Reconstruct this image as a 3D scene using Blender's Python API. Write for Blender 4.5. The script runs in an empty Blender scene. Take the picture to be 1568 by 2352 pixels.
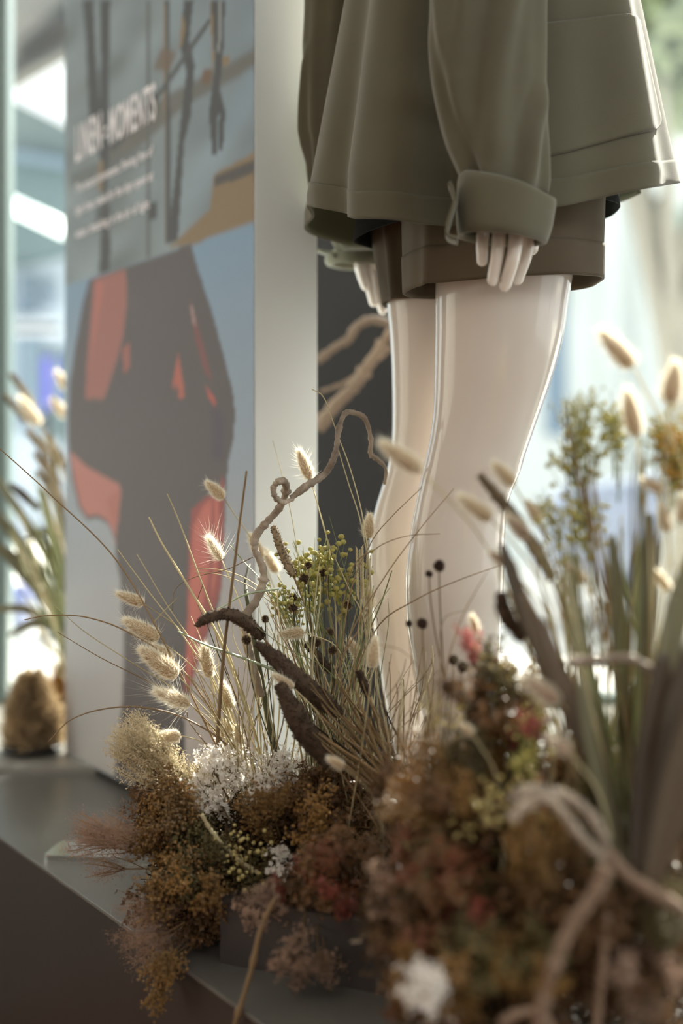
import bpy, bmesh, math, random
import numpy as np
from mathutils import Vector, Matrix

SC = bpy.context.scene
COL = SC.collection
random.seed(7)
RNG = np.random.default_rng(11)

# ------------------------------------------------------------------ camera, world, sun, lamps, exposure
IMW, IMH, FPX, HOR, ZC = 1568, 2352, 3267.0, 1090.0, 0.91
cam_d = bpy.data.cameras.new('camera')
cam = bpy.data.objects.new('camera', cam_d)
COL.objects.link(cam)
cam.location = (0, 0, ZC)
cam.rotation_euler = (math.pi / 2, 0, 0)
cam_d.sensor_fit = 'VERTICAL'
cam_d.sensor_height = 36.0
cam_d.sensor_width = 24.0
cam_d.lens = 36.0 * FPX / IMH
cam_d.shift_y = (HOR - IMH / 2) / IMH
cam_d.clip_start = 0.05
cam_d.clip_end = 300
cam_d.dof.use_dof = True
cam_d.dof.focus_distance = 1.47
cam_d.dof.aperture_fstop = 2.0
SC.camera = cam

SC.view_settings.view_transform = 'Standard'
SC.view_settings.look = 'None'
SC.view_settings.gamma = 1.0
SC.view_settings.use_curve_mapping = False
SC.view_settings.exposure = 0.0
SC.cycles.use_denoising = True
SC.cycles.max_bounces = 10
SC.cycles.transparent_max_bounces = 24
SC.cycles.sample_clamp_indirect = 6.0

world = bpy.data.worlds.new('sky')
SC.world = world
world.use_nodes = True
wn = world.node_tree.nodes
wn['Background'].inputs['Color'].default_value = (0.93, 0.965, 0.975, 1)
wn['Background'].inputs['Strength'].default_value = 2.0

SUN_DIR = Vector((0.44, 0.90, 0.78)).normalized()      # towards the sun
sun_d = bpy.data.lights.new('sun', 'SUN')
sun_d.energy = 20.0
sun_d.color = (1.0, 0.94, 0.83)
sun_d.angle = math.radians(0.6)
sun = bpy.data.objects.new('sun', sun_d)
COL.objects.link(sun)
sun.rotation_euler = SUN_DIR.to_track_quat('Z', 'Y').to_euler()


def area_lamp(name, loc, size, power, color, target=None):
    d = bpy.data.lights.new(name, 'AREA')
    d.shape = 'RECTANGLE'
    d.size, d.size_y = size
    d.energy = power
    d.color = color
    o = bpy.data.objects.new(name, d)
    COL.objects.link(o)
    o.location = loc
    if target is not None:
        o.rotation_euler = (Vector(loc) - Vector(target)).to_track_quat('Z', 'Y').to_euler()
    return o


# the shop's ceiling lamps (2.8 m up, pointing straight down)
area_lamp('shop_ceiling_lamp', (-1.3, -1.4, 2.78), (1.2, 2.4), 24, (1.0, 0.80, 0.66))
area_lamp('shop_ceiling_lamp', (1.9, -1.0, 2.78), (1.2, 2.4), 66, (0.88, 0.97, 1.0))
area_lamp('shop_ceiling_lamp', (0.2, -3.2, 2.78), (2.4, 1.2), 22, (0.97, 0.97, 0.95))


# ------------------------------------------------------------------ helpers
def P(px, py, d):
    """World point seen at pixel (px, py) and standing d metres in front of the camera."""
    return Vector(((px - IMW / 2) / FPX * d, d, ZC - (py - HOR) / FPX * d))


def srgb(r, g, b, k=1.0):
    f = lambda c: ((c / 255) / 12.92 if c <= 10.3 else (((c / 255) + 0.055) / 1.055) ** 2.4)
    return (min(1, f(r) * k), min(1, f(g) * k), min(1, f(b) * k), 1.0)


MATS = {}


def mat(name, color, rough=0.7, metal=0.0, spec=0.5, trans=None, noise=None, bump=None, coat=0.0, emit=None, stretch=None, sheen=0.0, rnd=0.5):
    """Principled material. noise=(scale, amount) varies the colour, bump=(scale, height) gives fine relief,
    trans = share of a translucent lobe (thin leaves, hairs)."""
    m = bpy.data.materials.new(name)
    m.use_nodes = True
    nt = m.node_tree
    b = nt.nodes['Principled BSDF']
    out = nt.nodes['Material Output']
    b.inputs['Base Color'].default_value = color
    b.inputs['Roughness'].default_value = rough
    b.inputs['Metallic'].default_value = metal
    b.inputs['Specular IOR Level'].default_value = spec
    b.inputs['Coat Weight'].default_value = coat
    b.inputs['Coat Roughness'].default_value = 0.06
    b.inputs['Sheen Weight'].default_value = sheen
    if emit:
        b.inputs['Emission Color'].default_value = emit[0]
        b.inputs['Emission Strength'].default_value = emit[1]
    colsock = None
    if noise or bump:
        tc = nt.nodes.new('ShaderNodeTexCoord')
        src = tc.outputs['Object']
        if stretch:
            mp = nt.nodes.new('ShaderNodeMapping')
            mp.inputs['Scale'].default_value = stretch
            nt.links.new(src, mp.inputs['Vector'])
            src = mp.outputs['Vector']
    if noise:
        n = nt.nodes.new('ShaderNodeTexNoise')
        n.inputs['Scale'].default_value = noise[0]
        n.inputs['Detail'].default_value = 5
        nt.links.new(src, n.inputs['Vector'])
        oi = nt.nodes.new('ShaderNodeObjectInfo')
        ad = nt.nodes.new('ShaderNodeMath')
        ad.operation = 'ADD'
        mu = nt.nodes.new('ShaderNodeMath')
        mu.operation = 'MULTIPLY_ADD'
        mu.inputs[1].default_value = rnd
        mu.inputs[2].default_value = -rnd / 2
        nt.links.new(oi.outputs['Random'], mu.inputs[0])
        nt.links.new(n.outputs['Fac'], ad.inputs[0])
        nt.links.new(mu.outputs[0], ad.inputs[1])
        r = nt.nodes.new('ShaderNodeValToRGB')
        a = noise[1]
        r.color_ramp.elements[0].position = 0.25
        r.color_ramp.elements[1].position = 0.75
        r.color_ramp.elements[0].color = tuple(c * (1 - a) for c in color[:3]) + (1,)
        c2 = noise[2] if len(noise) > 2 else tuple(min(1, c * (1 + a)) for c in color[:3]) + (1,)
        r.color_ramp.elements[1].color = c2
        nt.links.new(ad.outputs[0], r.inputs['Fac'])
        nt.links.new(r.outputs['Color'], b.inputs['Base Color'])
        colsock = r.outputs['Color']
    if bump:
        n2 = nt.nodes.new('ShaderNodeTexNoise')
        n2.inputs['Scale'].default_value = bump[0]
        n2.inputs['Detail'].default_value = 3
        nt.links.new(src, n2.inputs['Vector'])
        bp = nt.nodes.new('ShaderNodeBump')
        bp.inputs['Strength'].default_value = 1.0
        bp.inputs['Distance'].default_value = bump[1]
        nt.links.new(n2.outputs['Fac'], bp.inputs['Height'])
        nt.links.new(bp.outputs['Normal'], b.inputs['Normal'])
    if trans:
        t = nt.nodes.new('ShaderNodeBsdfTranslucent')
        if colsock:
            nt.links.new(colsock, t.inputs['Color'])
        else:
            t.inputs['Color'].default_value = color
        mx = nt.nodes.new('ShaderNodeMixShader')
        mx.inputs['Fac'].default_value = trans
        nt.links.new(b.outputs['BSDF'], mx.inputs[1])
        nt.links.new(t.outputs['BSDF'], mx.inputs[2])
        nt.links.new(mx.outputs['Shader'], out.inputs['Surface'])
    MATS[name] = m
    return m


def obj(name, me, parent=None, loc=None, kind=None, label=None):
    """One mesh object; a child keeps the world place its mesh data were written in."""
    o = bpy.data.objects.new(name, me)
    COL.objects.link(o)
    if parent is not None:
        o.parent = parent
        w = parent
        off = Vector((0, 0, 0))
        while w is not None:
            off += w.location
            w = w.parent
        o.location = (Vector(loc) if loc is not None else Vector((0, 0, 0))) - off
    elif loc is not None:
        o.location = loc
    if kind:
        o['kind'] = kind
    if label:
        o['label'] = label
    return o


def tag(o, label, category, group=None):
    o['label'] = label
    o['category'] = category
    if group:
        o['group'] = group
    return o


def thing(name, label, category, loc, group=None):
    o = bpy.data.objects.new(name, None)
    o.empty_display_size = 0.02
    COL.objects.link(o)
    o.location = loc
    return tag(o, label, category, group)


class MB:
    """Collects vertices and faces of one mesh."""

    def __init__(self):
        self.v, self.f, self.n = [], [], 0

    def add(self, v, f):
        v = np.asarray(v, float)
        self.v.append(v)
        n = self.n
        self.f.extend([tuple(i + n for i in q) for q in f])
        self.n += len(v)

    def box(self, c, s, rotz=0.0):
        c = np.array(c, float)
        h = np.array(s, float) / 2
        v = np.array([[x, y, z] for x in (-1, 1) for y in (-1, 1) for z in (-1, 1)]) * h
        if rotz:
            cs, sn = math.cos(rotz), math.sin(rotz)
            v = v @ np.array([[cs, sn, 0], [-sn, cs, 0], [0, 0, 1]])
        self.add(v + c, [(0, 1, 3, 2), (4, 6, 7, 5), (0, 4, 5, 1), (2, 3, 7, 6), (0, 2, 6, 4), (1, 5, 7, 3)])

    def prism(self, pts, depth):
        """pts: polygon of world points; depth: extrusion vector."""
        p = np.array([list(q) for q in pts], float)
        n = len(p)
        v = np.vstack([p, p + np.array(list(depth), float)])
        f = [tuple(range(n)), tuple(range(2 * n - 1, n - 1, -1))]
        for i in range(n):
            j = (i + 1) % n
            f.append((i, i + n, j + n, j))
        self.add(v, f)

    def rings(self, rings, closed=True, cap=True):
        r = np.asarray(rings, float)
        m, n = r.shape[0], r.shape[1]
        f = []
        for i in range(m - 1):
            for j in range(n if closed else n - 1):
                k = (j + 1) % n
                f.append((i * n + j, i * n + k, (i + 1) * n + k, (i + 1) * n + j))
        if cap and closed:
            f.append(tuple(range(n - 1, -1, -1)))
            f.append(tuple((m - 1) * n + j for j in range(n)))
        self.add(r.reshape(-1, 3), f)

    def tube(self, pts, rad, n=6, smooth=0, cap=True, squash=None):
        p = np.array([list(q) for q in pts], float)
        if np.isscalar(rad):
            rad = [rad] * len(p)
        rad = np.array(rad, float)
        if smooth:
            p, rad = spline(p, smooth, rad)
        t = np.gradient(p, axis=0)
        t /= np.linalg.norm(t, axis=1)[:, None] + 1e-12
        a = np.array([0, 0, 1.0]) if abs(t[0][2]) < 0.9 else np.array([1.0, 0, 0])
        u = np.cross(t[0], a)
        u /= np.linalg.norm(u)
        ang = np.arange(n) * 2 * math.pi / n
        rings = []
        for i in range(len(p)):
            u = u - t[i] * np.dot(u, t[i])
            u /= np.linalg.norm(u) + 1e-12
            w = np.cross(t[i], u)
            k = squash if squash else 1.0
            rings.append(p[i] + rad[i] * (np.cos(ang)[:, None] * u + k * np.sin(ang)[:, None] * w))
        self.rings(rings, True, cap)

    def ball(self, c, r, lat=6, lon=8):
        c = np.array(list(c), float)
        r = np.array(r if hasattr(r, '__len__') else (r, r, r), float)
        rings = []
        for i in range(1, lat):
            ph = math.pi * i / lat
            a = np.arange(lon) * 2 * math.pi / lon
            rings.append(c + r * np.stack([np.sin(ph) * np.cos(a), np.sin(ph) * np.sin(a), np.full(lon, -np.cos(ph))], 1))
        n0 = self.n
        self.rings(rings, True, False)
        m = lat - 1
        b = self.n
        self.v.append(np.array([c - [0, 0, r[2]], c + [0, 0, r[2]]]))
        self.n += 2
        for j in range(lon):
            k = (j + 1) % lon
            self.f.append((n0 + k, n0 + j, b))
            self.f.append((n0 + (m - 1) * lon + j, n0 + (m - 1) * lon + k, b + 1))

    def mesh(self, name, m=None, smooth=True):
        me = bpy.data.meshes.new(name)
        v = np.vstack(self.v) if self.v else np.zeros((0, 3))
        me.from_pydata(v.tolist(), [], self.f)
        if smooth:
            me.polygons.foreach_set('use_smooth', [True] * len(me.polygons))
        if m is not None:
            me.materials.append(m)
        me.update()
        return me


def spline(p, sub, extra=None):
    """Catmull-Rom through the points, sub steps per segment."""
    p = np.asarray(p, float)
    if extra is not None:
        p = np.hstack([p, np.asarray(extra, float).reshape(len(p), -1)])
    q = np.vstack([2 * p[0] - p[1], p, 2 * p[-1] - p[-2]])
    out = []
    for i in range(1, len(q) - 2):
        for k in range(sub):
            t = k / sub
            out.append(0.5 * (2 * q[i] + (q[i + 1] - q[i - 1]) * t + (2 * q[i - 1] - 5 * q[i] + 4 * q[i + 1] - q[i + 2]) * t * t
                              + (3 * q[i] - q[i - 1] - 3 * q[i + 1] + q[i + 2]) * t ** 3))
    out.append(q[-2])
    out = np.array(out)
    if extra is None:
        return out
    e = out[:, 3:]
    return out[:, :3], (e[:, 0] if e.shape[1] == 1 else e)


def edges_at(tbl, y):
    """Table rows (y, left, right, ...) interpolated at y."""
    t = np.array(tbl, float)
    return [float(np.interp(y, t[:, 0], t[:, k])) for k in range(1, t.shape[1])]


def bevel(me, w, seg=2):
    bm = bmesh.new()
    bm.from_mesh(me)
    bmesh.ops.bevel(bm, geom=list(bm.edges), offset=w, segments=seg, profile=0.7, affect='EDGES')
    bm.to_mesh(me)
    bm.free()
    return me


# ------------------------------------------------------------------ materials
M_wall = mat('wall_paint', srgb(222, 222, 218), 0.8)
M_ceil = mat('ceiling_paint', srgb(222, 222, 220), 0.8)
M_floor = mat('oak_floor', srgb(120, 72, 40), 0.35, noise=(3.0, 0.35), stretch=(1, 9, 1), rnd=0.0)
M_alu = mat('window_aluminium', srgb(112, 130, 130), 0.35, metal=0.2)
M_sill = mat('sill_stone', srgb(150, 148, 142), 0.3)
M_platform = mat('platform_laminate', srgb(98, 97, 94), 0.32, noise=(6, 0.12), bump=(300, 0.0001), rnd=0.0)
M_planter = mat('planter_slate', srgb(62, 56, 54), 0.5)
M_steel = mat('brushed_steel', srgb(200, 205, 205), 0.16, metal=1.0)
M_panelwhite = mat('panel_white', srgb(222, 232, 237), 0.5)
M_black = mat('shadow_gap_black', srgb(22, 22, 22), 0.5)
M_dark = mat('charcoal_board', srgb(46, 44, 43), 0.9, spec=0.1)
M_skin = mat('mannequin_gloss', srgb(208, 197, 187), 0.18, coat=0.6, spec=0.5)
M_skin.node_tree.nodes['Principled BSDF'].inputs['Subsurface Weight'].default_value = 0.0
M_olive = mat('olive_cotton', srgb(90, 87, 71), 0.9, noise=(9, 0.1), bump=(1400, 0.00025), sheen=0.25, spec=0.2, rnd=0.0)
M_olive_in = mat('olive_cotton_inside', srgb(112, 116, 96), 0.9, bump=(1400, 0.0002), spec=0.2)
M_short = mat('khaki_twill', srgb(84, 74, 58), 0.8, noise=(14, 0.12), bump=(1500, 0.0002), spec=0.3, rnd=0.0)
M_jersey = mat('black_jersey', srgb(20, 22, 21), 0.9, spec=0.08, bump=(1500, 0.0002))
# ------------------------------------------------------------------ the room
def struct(name, me, parent=None):
    o = obj(name, me, parent)
    if parent is None:
        o['kind'] = 'structure'
    return o


def box_mesh(name, lo, hi, m, bev=0.0):
    b = MB()
    lo, hi = np.array(lo, float), np.array(hi, float)
    b.box((lo + hi) / 2, hi - lo)
    me = b.mesh(name, m, smooth=False)
    if bev:
        bevel(me, bev)
    return me


WY = 2.75                                              # the plane of the shop window
floor = struct('floor', box_mesh('floor', (-3.2, -4.2, -0.05), (3.4, WY + 0.1, -0.012), M_black))
k = 0
for i in range(16):                                    # oak boards where the floor can be seen
    for j in range(3):
        x0 = -1.75 + i * 0.12
        y0 = 0.2 + j * 0.9 + (i % 3) * 0.27
        me = box_mesh('floor_plank', (x0 + 0.0012, y0 + 0.0012, -0.012), (x0 + 0.1188, y0 + 0.8988, 0.0), M_floor)
        obj('plank', me, floor)
o = obj('floor_rest', box_mesh('floor_rest_b', (0.2, -4.1, -0.012), (3.3, WY, -0.0005), M_floor), floor)
o = obj('floor_rest', box_mesh('floor_rest_c', (-1.8, -4.1, -0.012), (0.2, 0.19, -0.0005), M_floor), floor)
struct('wall_left', box_mesh('wall_left', (-3.2, -4.2, 0), (-3.1, WY, 2.9), M_wall))
wr = struct('wall_right', box_mesh('wall_right', (3.3, -4.2, 0), (3.4, -0.6, 2.9), M_wall))
struct('wall_right_sill', box_mesh('wall_right_sill', (3.3, -0.6, 0), (3.4, WY, 0.5), M_wall), wr)
struct('wall_right_head', box_mesh('wall_right_head', (3.3, -0.6, 2.6), (3.4, WY, 2.9), M_wall), wr)
struct('wall_rear', box_mesh('wall_rear', (-3.2, -4.3, 0), (3.4, -4.2, 2.9), M_wall))
struct('ceiling', box_mesh('ceiling', (-3.2, -4.3, 2.9), (3.4, WY + 0.1, 3.0), M_ceil))
struct('wall_front', box_mesh('wall_front', (-3.2, WY, 2.72), (3.4, WY + 0.12, 2.9), M_ceil))
struct('trim_1', box_mesh('sill', (-3.1, 2.185, 0.0), (3.3, WY + 0.1, 0.462), M_sill, 0.003))

# glass: thin architectural pane
m_glass = bpy.data.materials.new('window_glass')
m_glass.use_nodes = True
nt = m_glass.node_tree
nt.nodes.remove(nt.nodes['Principled BSDF'])
tr = nt.nodes.new('ShaderNodeBsdfTransparent')
tr.inputs['Color'].default_value = (0.95, 0.965, 0.955, 1)
gl = nt.nodes.new('ShaderNodeBsdfGlossy')
gl.inputs['Roughness'].default_value = 0.02
fr = nt.nodes.new('ShaderNodeFresnel')
fr.inputs['IOR'].default_value = 1.25
mx = nt.nodes.new('ShaderNodeMixShader')
nt.links.new(fr.outputs[0], mx.inputs[0])
nt.links.new(tr.outputs[0], mx.inputs[1])
nt.links.new(gl.outputs[0], mx.inputs[2])
nt.links.new(mx.outputs[0], nt.nodes['Material Output'].inputs['Surface'])

xs = [-3.1, -0.665, 1.45, 3.3]
for i in range(3):
    w = bpy.data.objects.new('window_%d' % (i + 1), None)
    COL.objects.link(w)
    w['kind'] = 'structure'
    w.location = ((xs[i] + xs[i + 1]) / 2, WY + 0.04, 0.462)
    fb = MB()
    for xx in (xs[i] + 0.008, xs[i + 1] - 0.008):
        fb.box((xx, WY + 0.04, 1.591), (0.016, 0.06, 2.258))
    for zz in (0.472, 2.71):
        fb.box(((xs[i] + xs[i + 1]) / 2, WY + 0.04, zz), (xs[i + 1] - xs[i] - 0.034, 0.06, 0.02))
    obj('frame', fb.mesh('window_frame', M_alu, False), w)
    obj('pane', box_mesh('pane', (xs[i] + 0.017, WY + 0.037, 0.483), (xs[i + 1] - 0.017, WY + 0.043, 2.699), m_glass), w)

w = bpy.data.objects.new('window_4', None)
COL.objects.link(w)
w['kind'] = 'structure'
w.location = (3.35, 1.07, 0.5)
fb = MB()
for yy in (-0.575, 1.07, WY - 0.025):
    fb.box((3.35, yy, 1.55), (0.06, 0.05, 2.1))
obj('frame', fb.mesh('window_frame', M_alu, False), w)
obj('pane', box_mesh('pane', (3.347, -0.548, 0.501), (3.353, 1.043, 2.599), m_glass), w)
obj('pane', box_mesh('pane', (3.347, 1.097, 0.501), (3.353, WY - 0.052, 2.599), m_glass), w)

# ------------------------------------------------------------------ platform, planter, plate
PZ = 0.45                                              # top of the platform
DIRP = Vector((0.257, -0.43, 0)).normalized()          # along the platform's near edge, towards the camera
NRM = Vector((DIRP.y, -DIRP.x, 0))                     # out of the front face (left, nearer)
if NRM.x > 0:
    NRM = -NRM
E0 = Vector((-0.43, 1.80, 0))
pa = E0 - DIRP * 0.42
pb = E0 + DIRP * 1.75
inn = -NRM
pl = thing('display_platform', 'low grey laminated display platform carrying the mannequin, the poster panel and the plants', 'platform', E0 + inn * 0.6)
tb = MB()
q = [pa, pb, pb + inn * 1.6, Vector((1.9, 2.18, 0)), Vector((pa.x, 2.18, 0))]
tb.prism([v + Vector((0, 0, PZ)) for v in q], (0, 0, -0.004))
me = tb.mesh('platform_top', M_platform, False)
bevel(me, 0.0015, 2)
obj('top', me, pl)
sb = MB()
q2 = [pa + inn * 0.001, pb + inn * 0.001, pb + inn * 1.59, Vector((1.88, 2.17, 0)), Vector((pa.x + 0.008, 2.17, 0))]
sb.prism([v + Vector((0, 0, PZ - 0.004)) for v in q2], (0, 0, -(PZ - 0.004)))
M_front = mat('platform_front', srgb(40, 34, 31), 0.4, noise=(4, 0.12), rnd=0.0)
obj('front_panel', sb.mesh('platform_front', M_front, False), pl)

# dark box that holds the plants
c0 = P(505, 2212, 1.34)
c0.z = PZ
ud = Vector((0.12, -0.066, 0)).normalized()
vd = Vector((-ud.y, ud.x, 0))
if vd.y < 0:
    vd = -vd
BH = 0.062
pt = thing('planter_box', 'low slate grey planter box under the brown flowers on the platform', 'planter', c0)
LB, WB, TB = 0.30, 0.17, 0.008
for (a0, a1, w0, w1) in ((0, LB, 0, TB), (0, LB, WB - TB, WB), (0, TB, TB, WB - TB), (LB - TB, LB, TB, WB - TB)):
    bb = MB()
    bb.prism([c0 + ud * a0 + vd * w0, c0 + ud * a1 + vd * w0, c0 + ud * a1 + vd * w1, c0 + ud * a0 + vd * w1], (0, 0, BH))
    obj('side_panel', bb.mesh('planter_side', M_planter, False), pt)
bb = MB()
bb.prism([c0 + ud * TB + vd * TB, c0 + ud * (LB - TB) + vd * TB, c0 + ud * (LB - TB) + vd * (WB - TB), c0 + ud * TB + vd * (WB - TB)], (0, 0, BH * 0.8))
obj('soil', bb.mesh('planter_soil', mat('dry_soil', srgb(46, 36, 28), 0.95, bump=(90, 0.004)), False), pt)

# polished plate lying on the platform
pc = P(118, 1950, 0.46 * FPX / (1950 - HOR))
bb = MB()
L1, W1, R1 = 0.185, 0.07, 0.008
pts = []
for cx, cy, a0 in ((L1 - R1, R1, -90), (L1 - R1, W1 - R1, 0), (R1, W1 - R1, 90), (R1, R1, 180)):
    for t in range(5):
        a = math.radians(a0 + t * 22.5)
        pts.append((cx + R1 * math.cos(a), cy + R1 * math.sin(a)))
up = Vector((0.97, -0.12, 0)).normalized()
vp = Vector((0.12, 0.97, 0)).normalized()
o0 = Vector((pc.x, pc.y - 0.05, PZ))
bb.prism([o0 + up * a + vp * c for a, c in pts], (0, 0, 0.006))
pt2 = obj('steel_plate', bb.mesh('steel_plate', M_steel, False))
tag(pt2, 'thin polished steel base plate with rounded corners lying on the grey platform', 'plate')

# ------------------------------------------------------------------ poster panel
PF = Vector((-0.445, 2.29, 0))                          # far bottom corner of the printed face
PN = Vector((-0.103, 1.703, 0))                         # near bottom corner
PU = (PN - PF).normalized()
PWID = (PN - PF).length
PNRM = Vector((PU.y, -PU.x, 0))
if PNRM.x > 0:
    PNRM = -PNRM
PTOP = 2.2
pp = thing('poster_panel', 'tall freestanding white panel with a printed fashion poster on its broad face', 'display panel', (PF + PN) / 2 + Vector((0, 0, PZ)))
thick = 0.085
bb = MB()
base = [PF, PN, PN - PNRM * thick, PF - PNRM * thick]
bb.prism([v + Vector((0, 0, PZ + 0.012)) for v in base], (0, 0, PTOP - PZ))
me = bb.mesh('panel_body', M_panelwhite, False)
bevel(me, 0.0012, 2)
obj('board', me, pp)
ins = [PF + PU * 0.006 - PNRM * 0.006, PN - PU * 0.006 - PNRM * 0.006, PN - PU * 0.006 - PNRM * (thick - 0.006), PF + PU * 0.006 - PNRM * (thick - 0.006)]
bb = MB()
bb.prism([v + Vector((0, 0, PZ)) for v in ins], (0, 0, 0.013))
obj('plinth', bb.mesh('panel_plinth', M_black, False), pp)


def poster_uv(px, py):
    """(u, z) on the printed face of the point seen at a pixel."""
    kx = (px - IMW / 2) / FPX
    t = (kx * PF.y - PF.x) / (PU.x - kx * PU.y)
    d = PF.y + PU.y * t
    return t / PWID, ZC - (py - HOR) / FPX * d


NU, NV = 170, 640
Z0, Z1 = PZ + 0.014, PTOP - 0.1
uu = (np.arange(NU) + 0.5) / NU
zz = Z0 + (np.arange(NV) + 0.5) / NV * (Z1 - Z0)
UU, ZZ = np.meshgrid(uu, zz)


def inside(poly):
    p = np.array([poster_uv(*q) for q in poly])
    r = np.zeros(UU.shape, bool)
    j = len(p) - 1
    for i in range(len(p)):
        c = (p[i, 1] > ZZ) != (p[j, 1] > ZZ)
        x = (p[j, 0] - p[i, 0]) * (ZZ - p[i, 1]) / (p[j, 1] - p[i, 1] + 1e-12) + p[i, 0]
        r ^= c & (UU < x)
        j = i
    return r.astype(float)


def soft(mk, n):
    for _ in range(n):
        mk = (mk + np.roll(mk, 1, 0) + np.roll(mk, -1, 0) + np.pad(mk, ((0, 0), (1, 0)), 'edge')[:, :-1] + np.pad(mk, ((0, 0), (0, 1)), 'edge')[:, 1:]) / 5
    return mk


def lin(c):
    return np.array(srgb(*c)[:3])


def paint(img, poly, c, n=1, a=1.0):
    mk = (soft(inside(poly), n) * a)[..., None]
    return img * (1 - mk) + lin(c) * mk


def smooth_noise(nx, ny, seed):
    r = np.random.default_rng(seed)
    g = r.random((ny + 2, nx + 2))
    yy = np.linspace(0, ny, NV)
    xx = np.linspace(0, nx, NU)
    yi, xi = yy.astype(int), xx.astype(int)
    fy, fx = (yy - yi)[:, None], (xx - xi)[None, :]
    fy, fx = fy * fy * (3 - 2 * fy), fx * fx * (3 - 2 * fx)
    a = g[yi][:, xi]; b_ = g[yi][:, xi + 1]; c = g[yi + 1][:, xi]; d = g[yi + 1][:, xi + 1]
    return (a * (1 - fx) + b_ * fx) * (1 - fy) + (c * (1 - fx) + d * fx) * fy


img = np.zeros((NV, NU, 3)) + lin((122, 138, 146))
div = (ZZ > (poster_uv(370, 580)[1]))
lowz = np.clip((ZZ - Z0) / 0.75, 0, 1)[..., None]
low = lin((178, 176, 176)) * (1 - lowz) + lin((120, 150, 178)) * lowz
pink = (np.clip(UU - 0.1, 0, 1) * np.clip(0.45 - (ZZ - Z0), 0, 1) * 1.6)[..., None]
low = low * (1 - pink) + lin((196, 172, 158)) * pink
wn_ = smooth_noise(6, 50, 3)[..., None]
upc = lin((108, 118, 122)) * (1 - wn_) + lin((134, 150, 160)) * wn_
# slanted bands of light and shade across the water
band = np.sin((ZZ * 38 - UU * 14) + 3 * smooth_noise(3, 14, 5))
upc = upc * (1 + 0.10 * band[..., None])
right = np.clip((UU - 0.55) * 2.0, 0, 1)[..., None] * (0.5 + 0.5 * np.clip(band, 0, 1))[..., None] * 0.45
upc = upc * (1 - right) + lin((128, 160, 188)) * right
below = soft(inside([(150, 656), (280, 616), (440, 562), (592, 502), (592, 1900), (100, 1900), (100, 672)]), 1)[..., None]
img = upc * (1 - below) + low * below
D_, T_ = (64, 66, 68), (132, 112, 82)
img = paint(img, [(240, 345), (345, 240), (590, 110), (590, 150), (420, 250), (330, 330), (255, 385)], (96, 94, 88), 5, 0.9)
img = paint(img, [(160, 400), (250, 365), (350, 330), (250, 400), (160, 430)], (92, 98, 98), 4, 0.8)
img = paint(img, [(494, 400), (592, 345), (592, 505), (440, 562), (384, 570), (420, 540), (484, 480)], (128, 108, 78), 3)
img = paint(img, [(496, 405), (592, 362), (592, 396), (496, 428)], (70, 66, 64), 2)
img = paint(img, [(190, 0), (215, 0), (222, 150), (234, 275), (205, 275), (198, 100)], D_, 1)
img = paint(img, [(230, 0), (254, 0), (249, 270), (246, 335), (226, 335), (232, 150)], D_, 1)
img = paint(img, [(226, 325), (252, 325), (246, 460), (255, 560), (252, 622), (228, 632), (232, 540), (236, 450)], D_, 1)
img = paint(img, [(228, 370), (238, 365), (234, 440), (226, 440)], T_, 1)
img = paint(img, [(222, 478), (254, 470), (256, 520), (222, 528)], D_, 2, 0.8)
img = paint(img, [(339, 0), (347, 0), (345, 590), (338, 592)], (88, 92, 92), 1)
img = paint(img, [(345, 470), (362, 462), (360, 500), (343, 510)], D_, 1)
img = paint(img, [(377, 0), (381, 0), (383, 560), (380, 560)], T_, 1)
img = paint(img, [(381, 0), (390, 0), (394, 540), (383, 560)], D_, 1)
img = paint(img, [(424, 0), (446, 0), (436, 90), (449, 150), (440, 265), (424, 330), (420, 400), (410, 550), (384, 560), (404, 400), (418, 264), (430, 165), (416, 108)], D_, 1)
img = paint(img, [(420, 30), (428, 60), (420, 105), (413, 110)], T_, 1)
img = paint(img, [(372, 110), (408, 118), (390, 165), (352, 160)], (106, 88, 70), 3, 0.8)
img = paint(img, [(250, 340), (368, 205), (482, 40), (490, 46), (374, 216), (262, 350)], (74, 76, 78), 1)
img = paint(img, [(484, 0), (520, 0), (514, 140), (506, 200), (520, 255), (514, 345), (504, 345), (506, 262), (500, 270), (500, 355), (490, 355), (482, 262), (496, 150)], D_, 1)
img = paint(img, [(484, 0), (489, 0), (494, 140), (490, 160)], T_, 1)
img = paint(img, [(505, 0), (512, 0), (508, 120), (502, 120)], (140, 146, 150), 1)
img = paint(img, [(514, 128), (532, 128), (526, 150), (514, 152)], T_, 1)
img = paint(img, [(468, 160), (492, 158), (484, 192), (464, 192)], (106, 84, 64), 2)
B_ = (84, 78, 80)
img = paint(img, [(205, 642), (322, 604), (440, 560), (460, 630), (490, 720), (520, 830), (537, 900), (543, 950), (538, 1010), (527, 1060), (520, 1150), (515, 1300), (505, 1390), (470, 1480), (442, 1560), (425, 1650), (430, 1820), (262, 1830), (270, 1720), (283, 1600), (285, 1470), (280, 1400), (278, 1330), (268, 1290), (265, 1240), (250, 1205), (225, 1190), (200, 1195), (180, 1165), (165, 1100), (158, 1030), (157, 960), (160, 880), (172, 800), (190, 700)], B_, 1)
img = paint(img, [(216, 642), (290, 618), (292, 700), (284, 770), (268, 830), (240, 915), (196, 918), (200, 830), (208, 740)], (152, 98, 92), 2)
img = paint(img, [(222, 650), (240, 645), (214, 800), (206, 860)], (170, 104, 96), 2)
img = paint(img, [(283, 800), (298, 785), (300, 840), (284, 862)], (152, 92, 84), 1)
img = paint(img, [(411, 808), (421, 870), (426, 912), (414, 915), (397, 885)], (170, 94, 80), 1)
img = paint(img, [(400, 878), (410, 890), (414, 912), (406, 905)], B_, 1)
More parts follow.
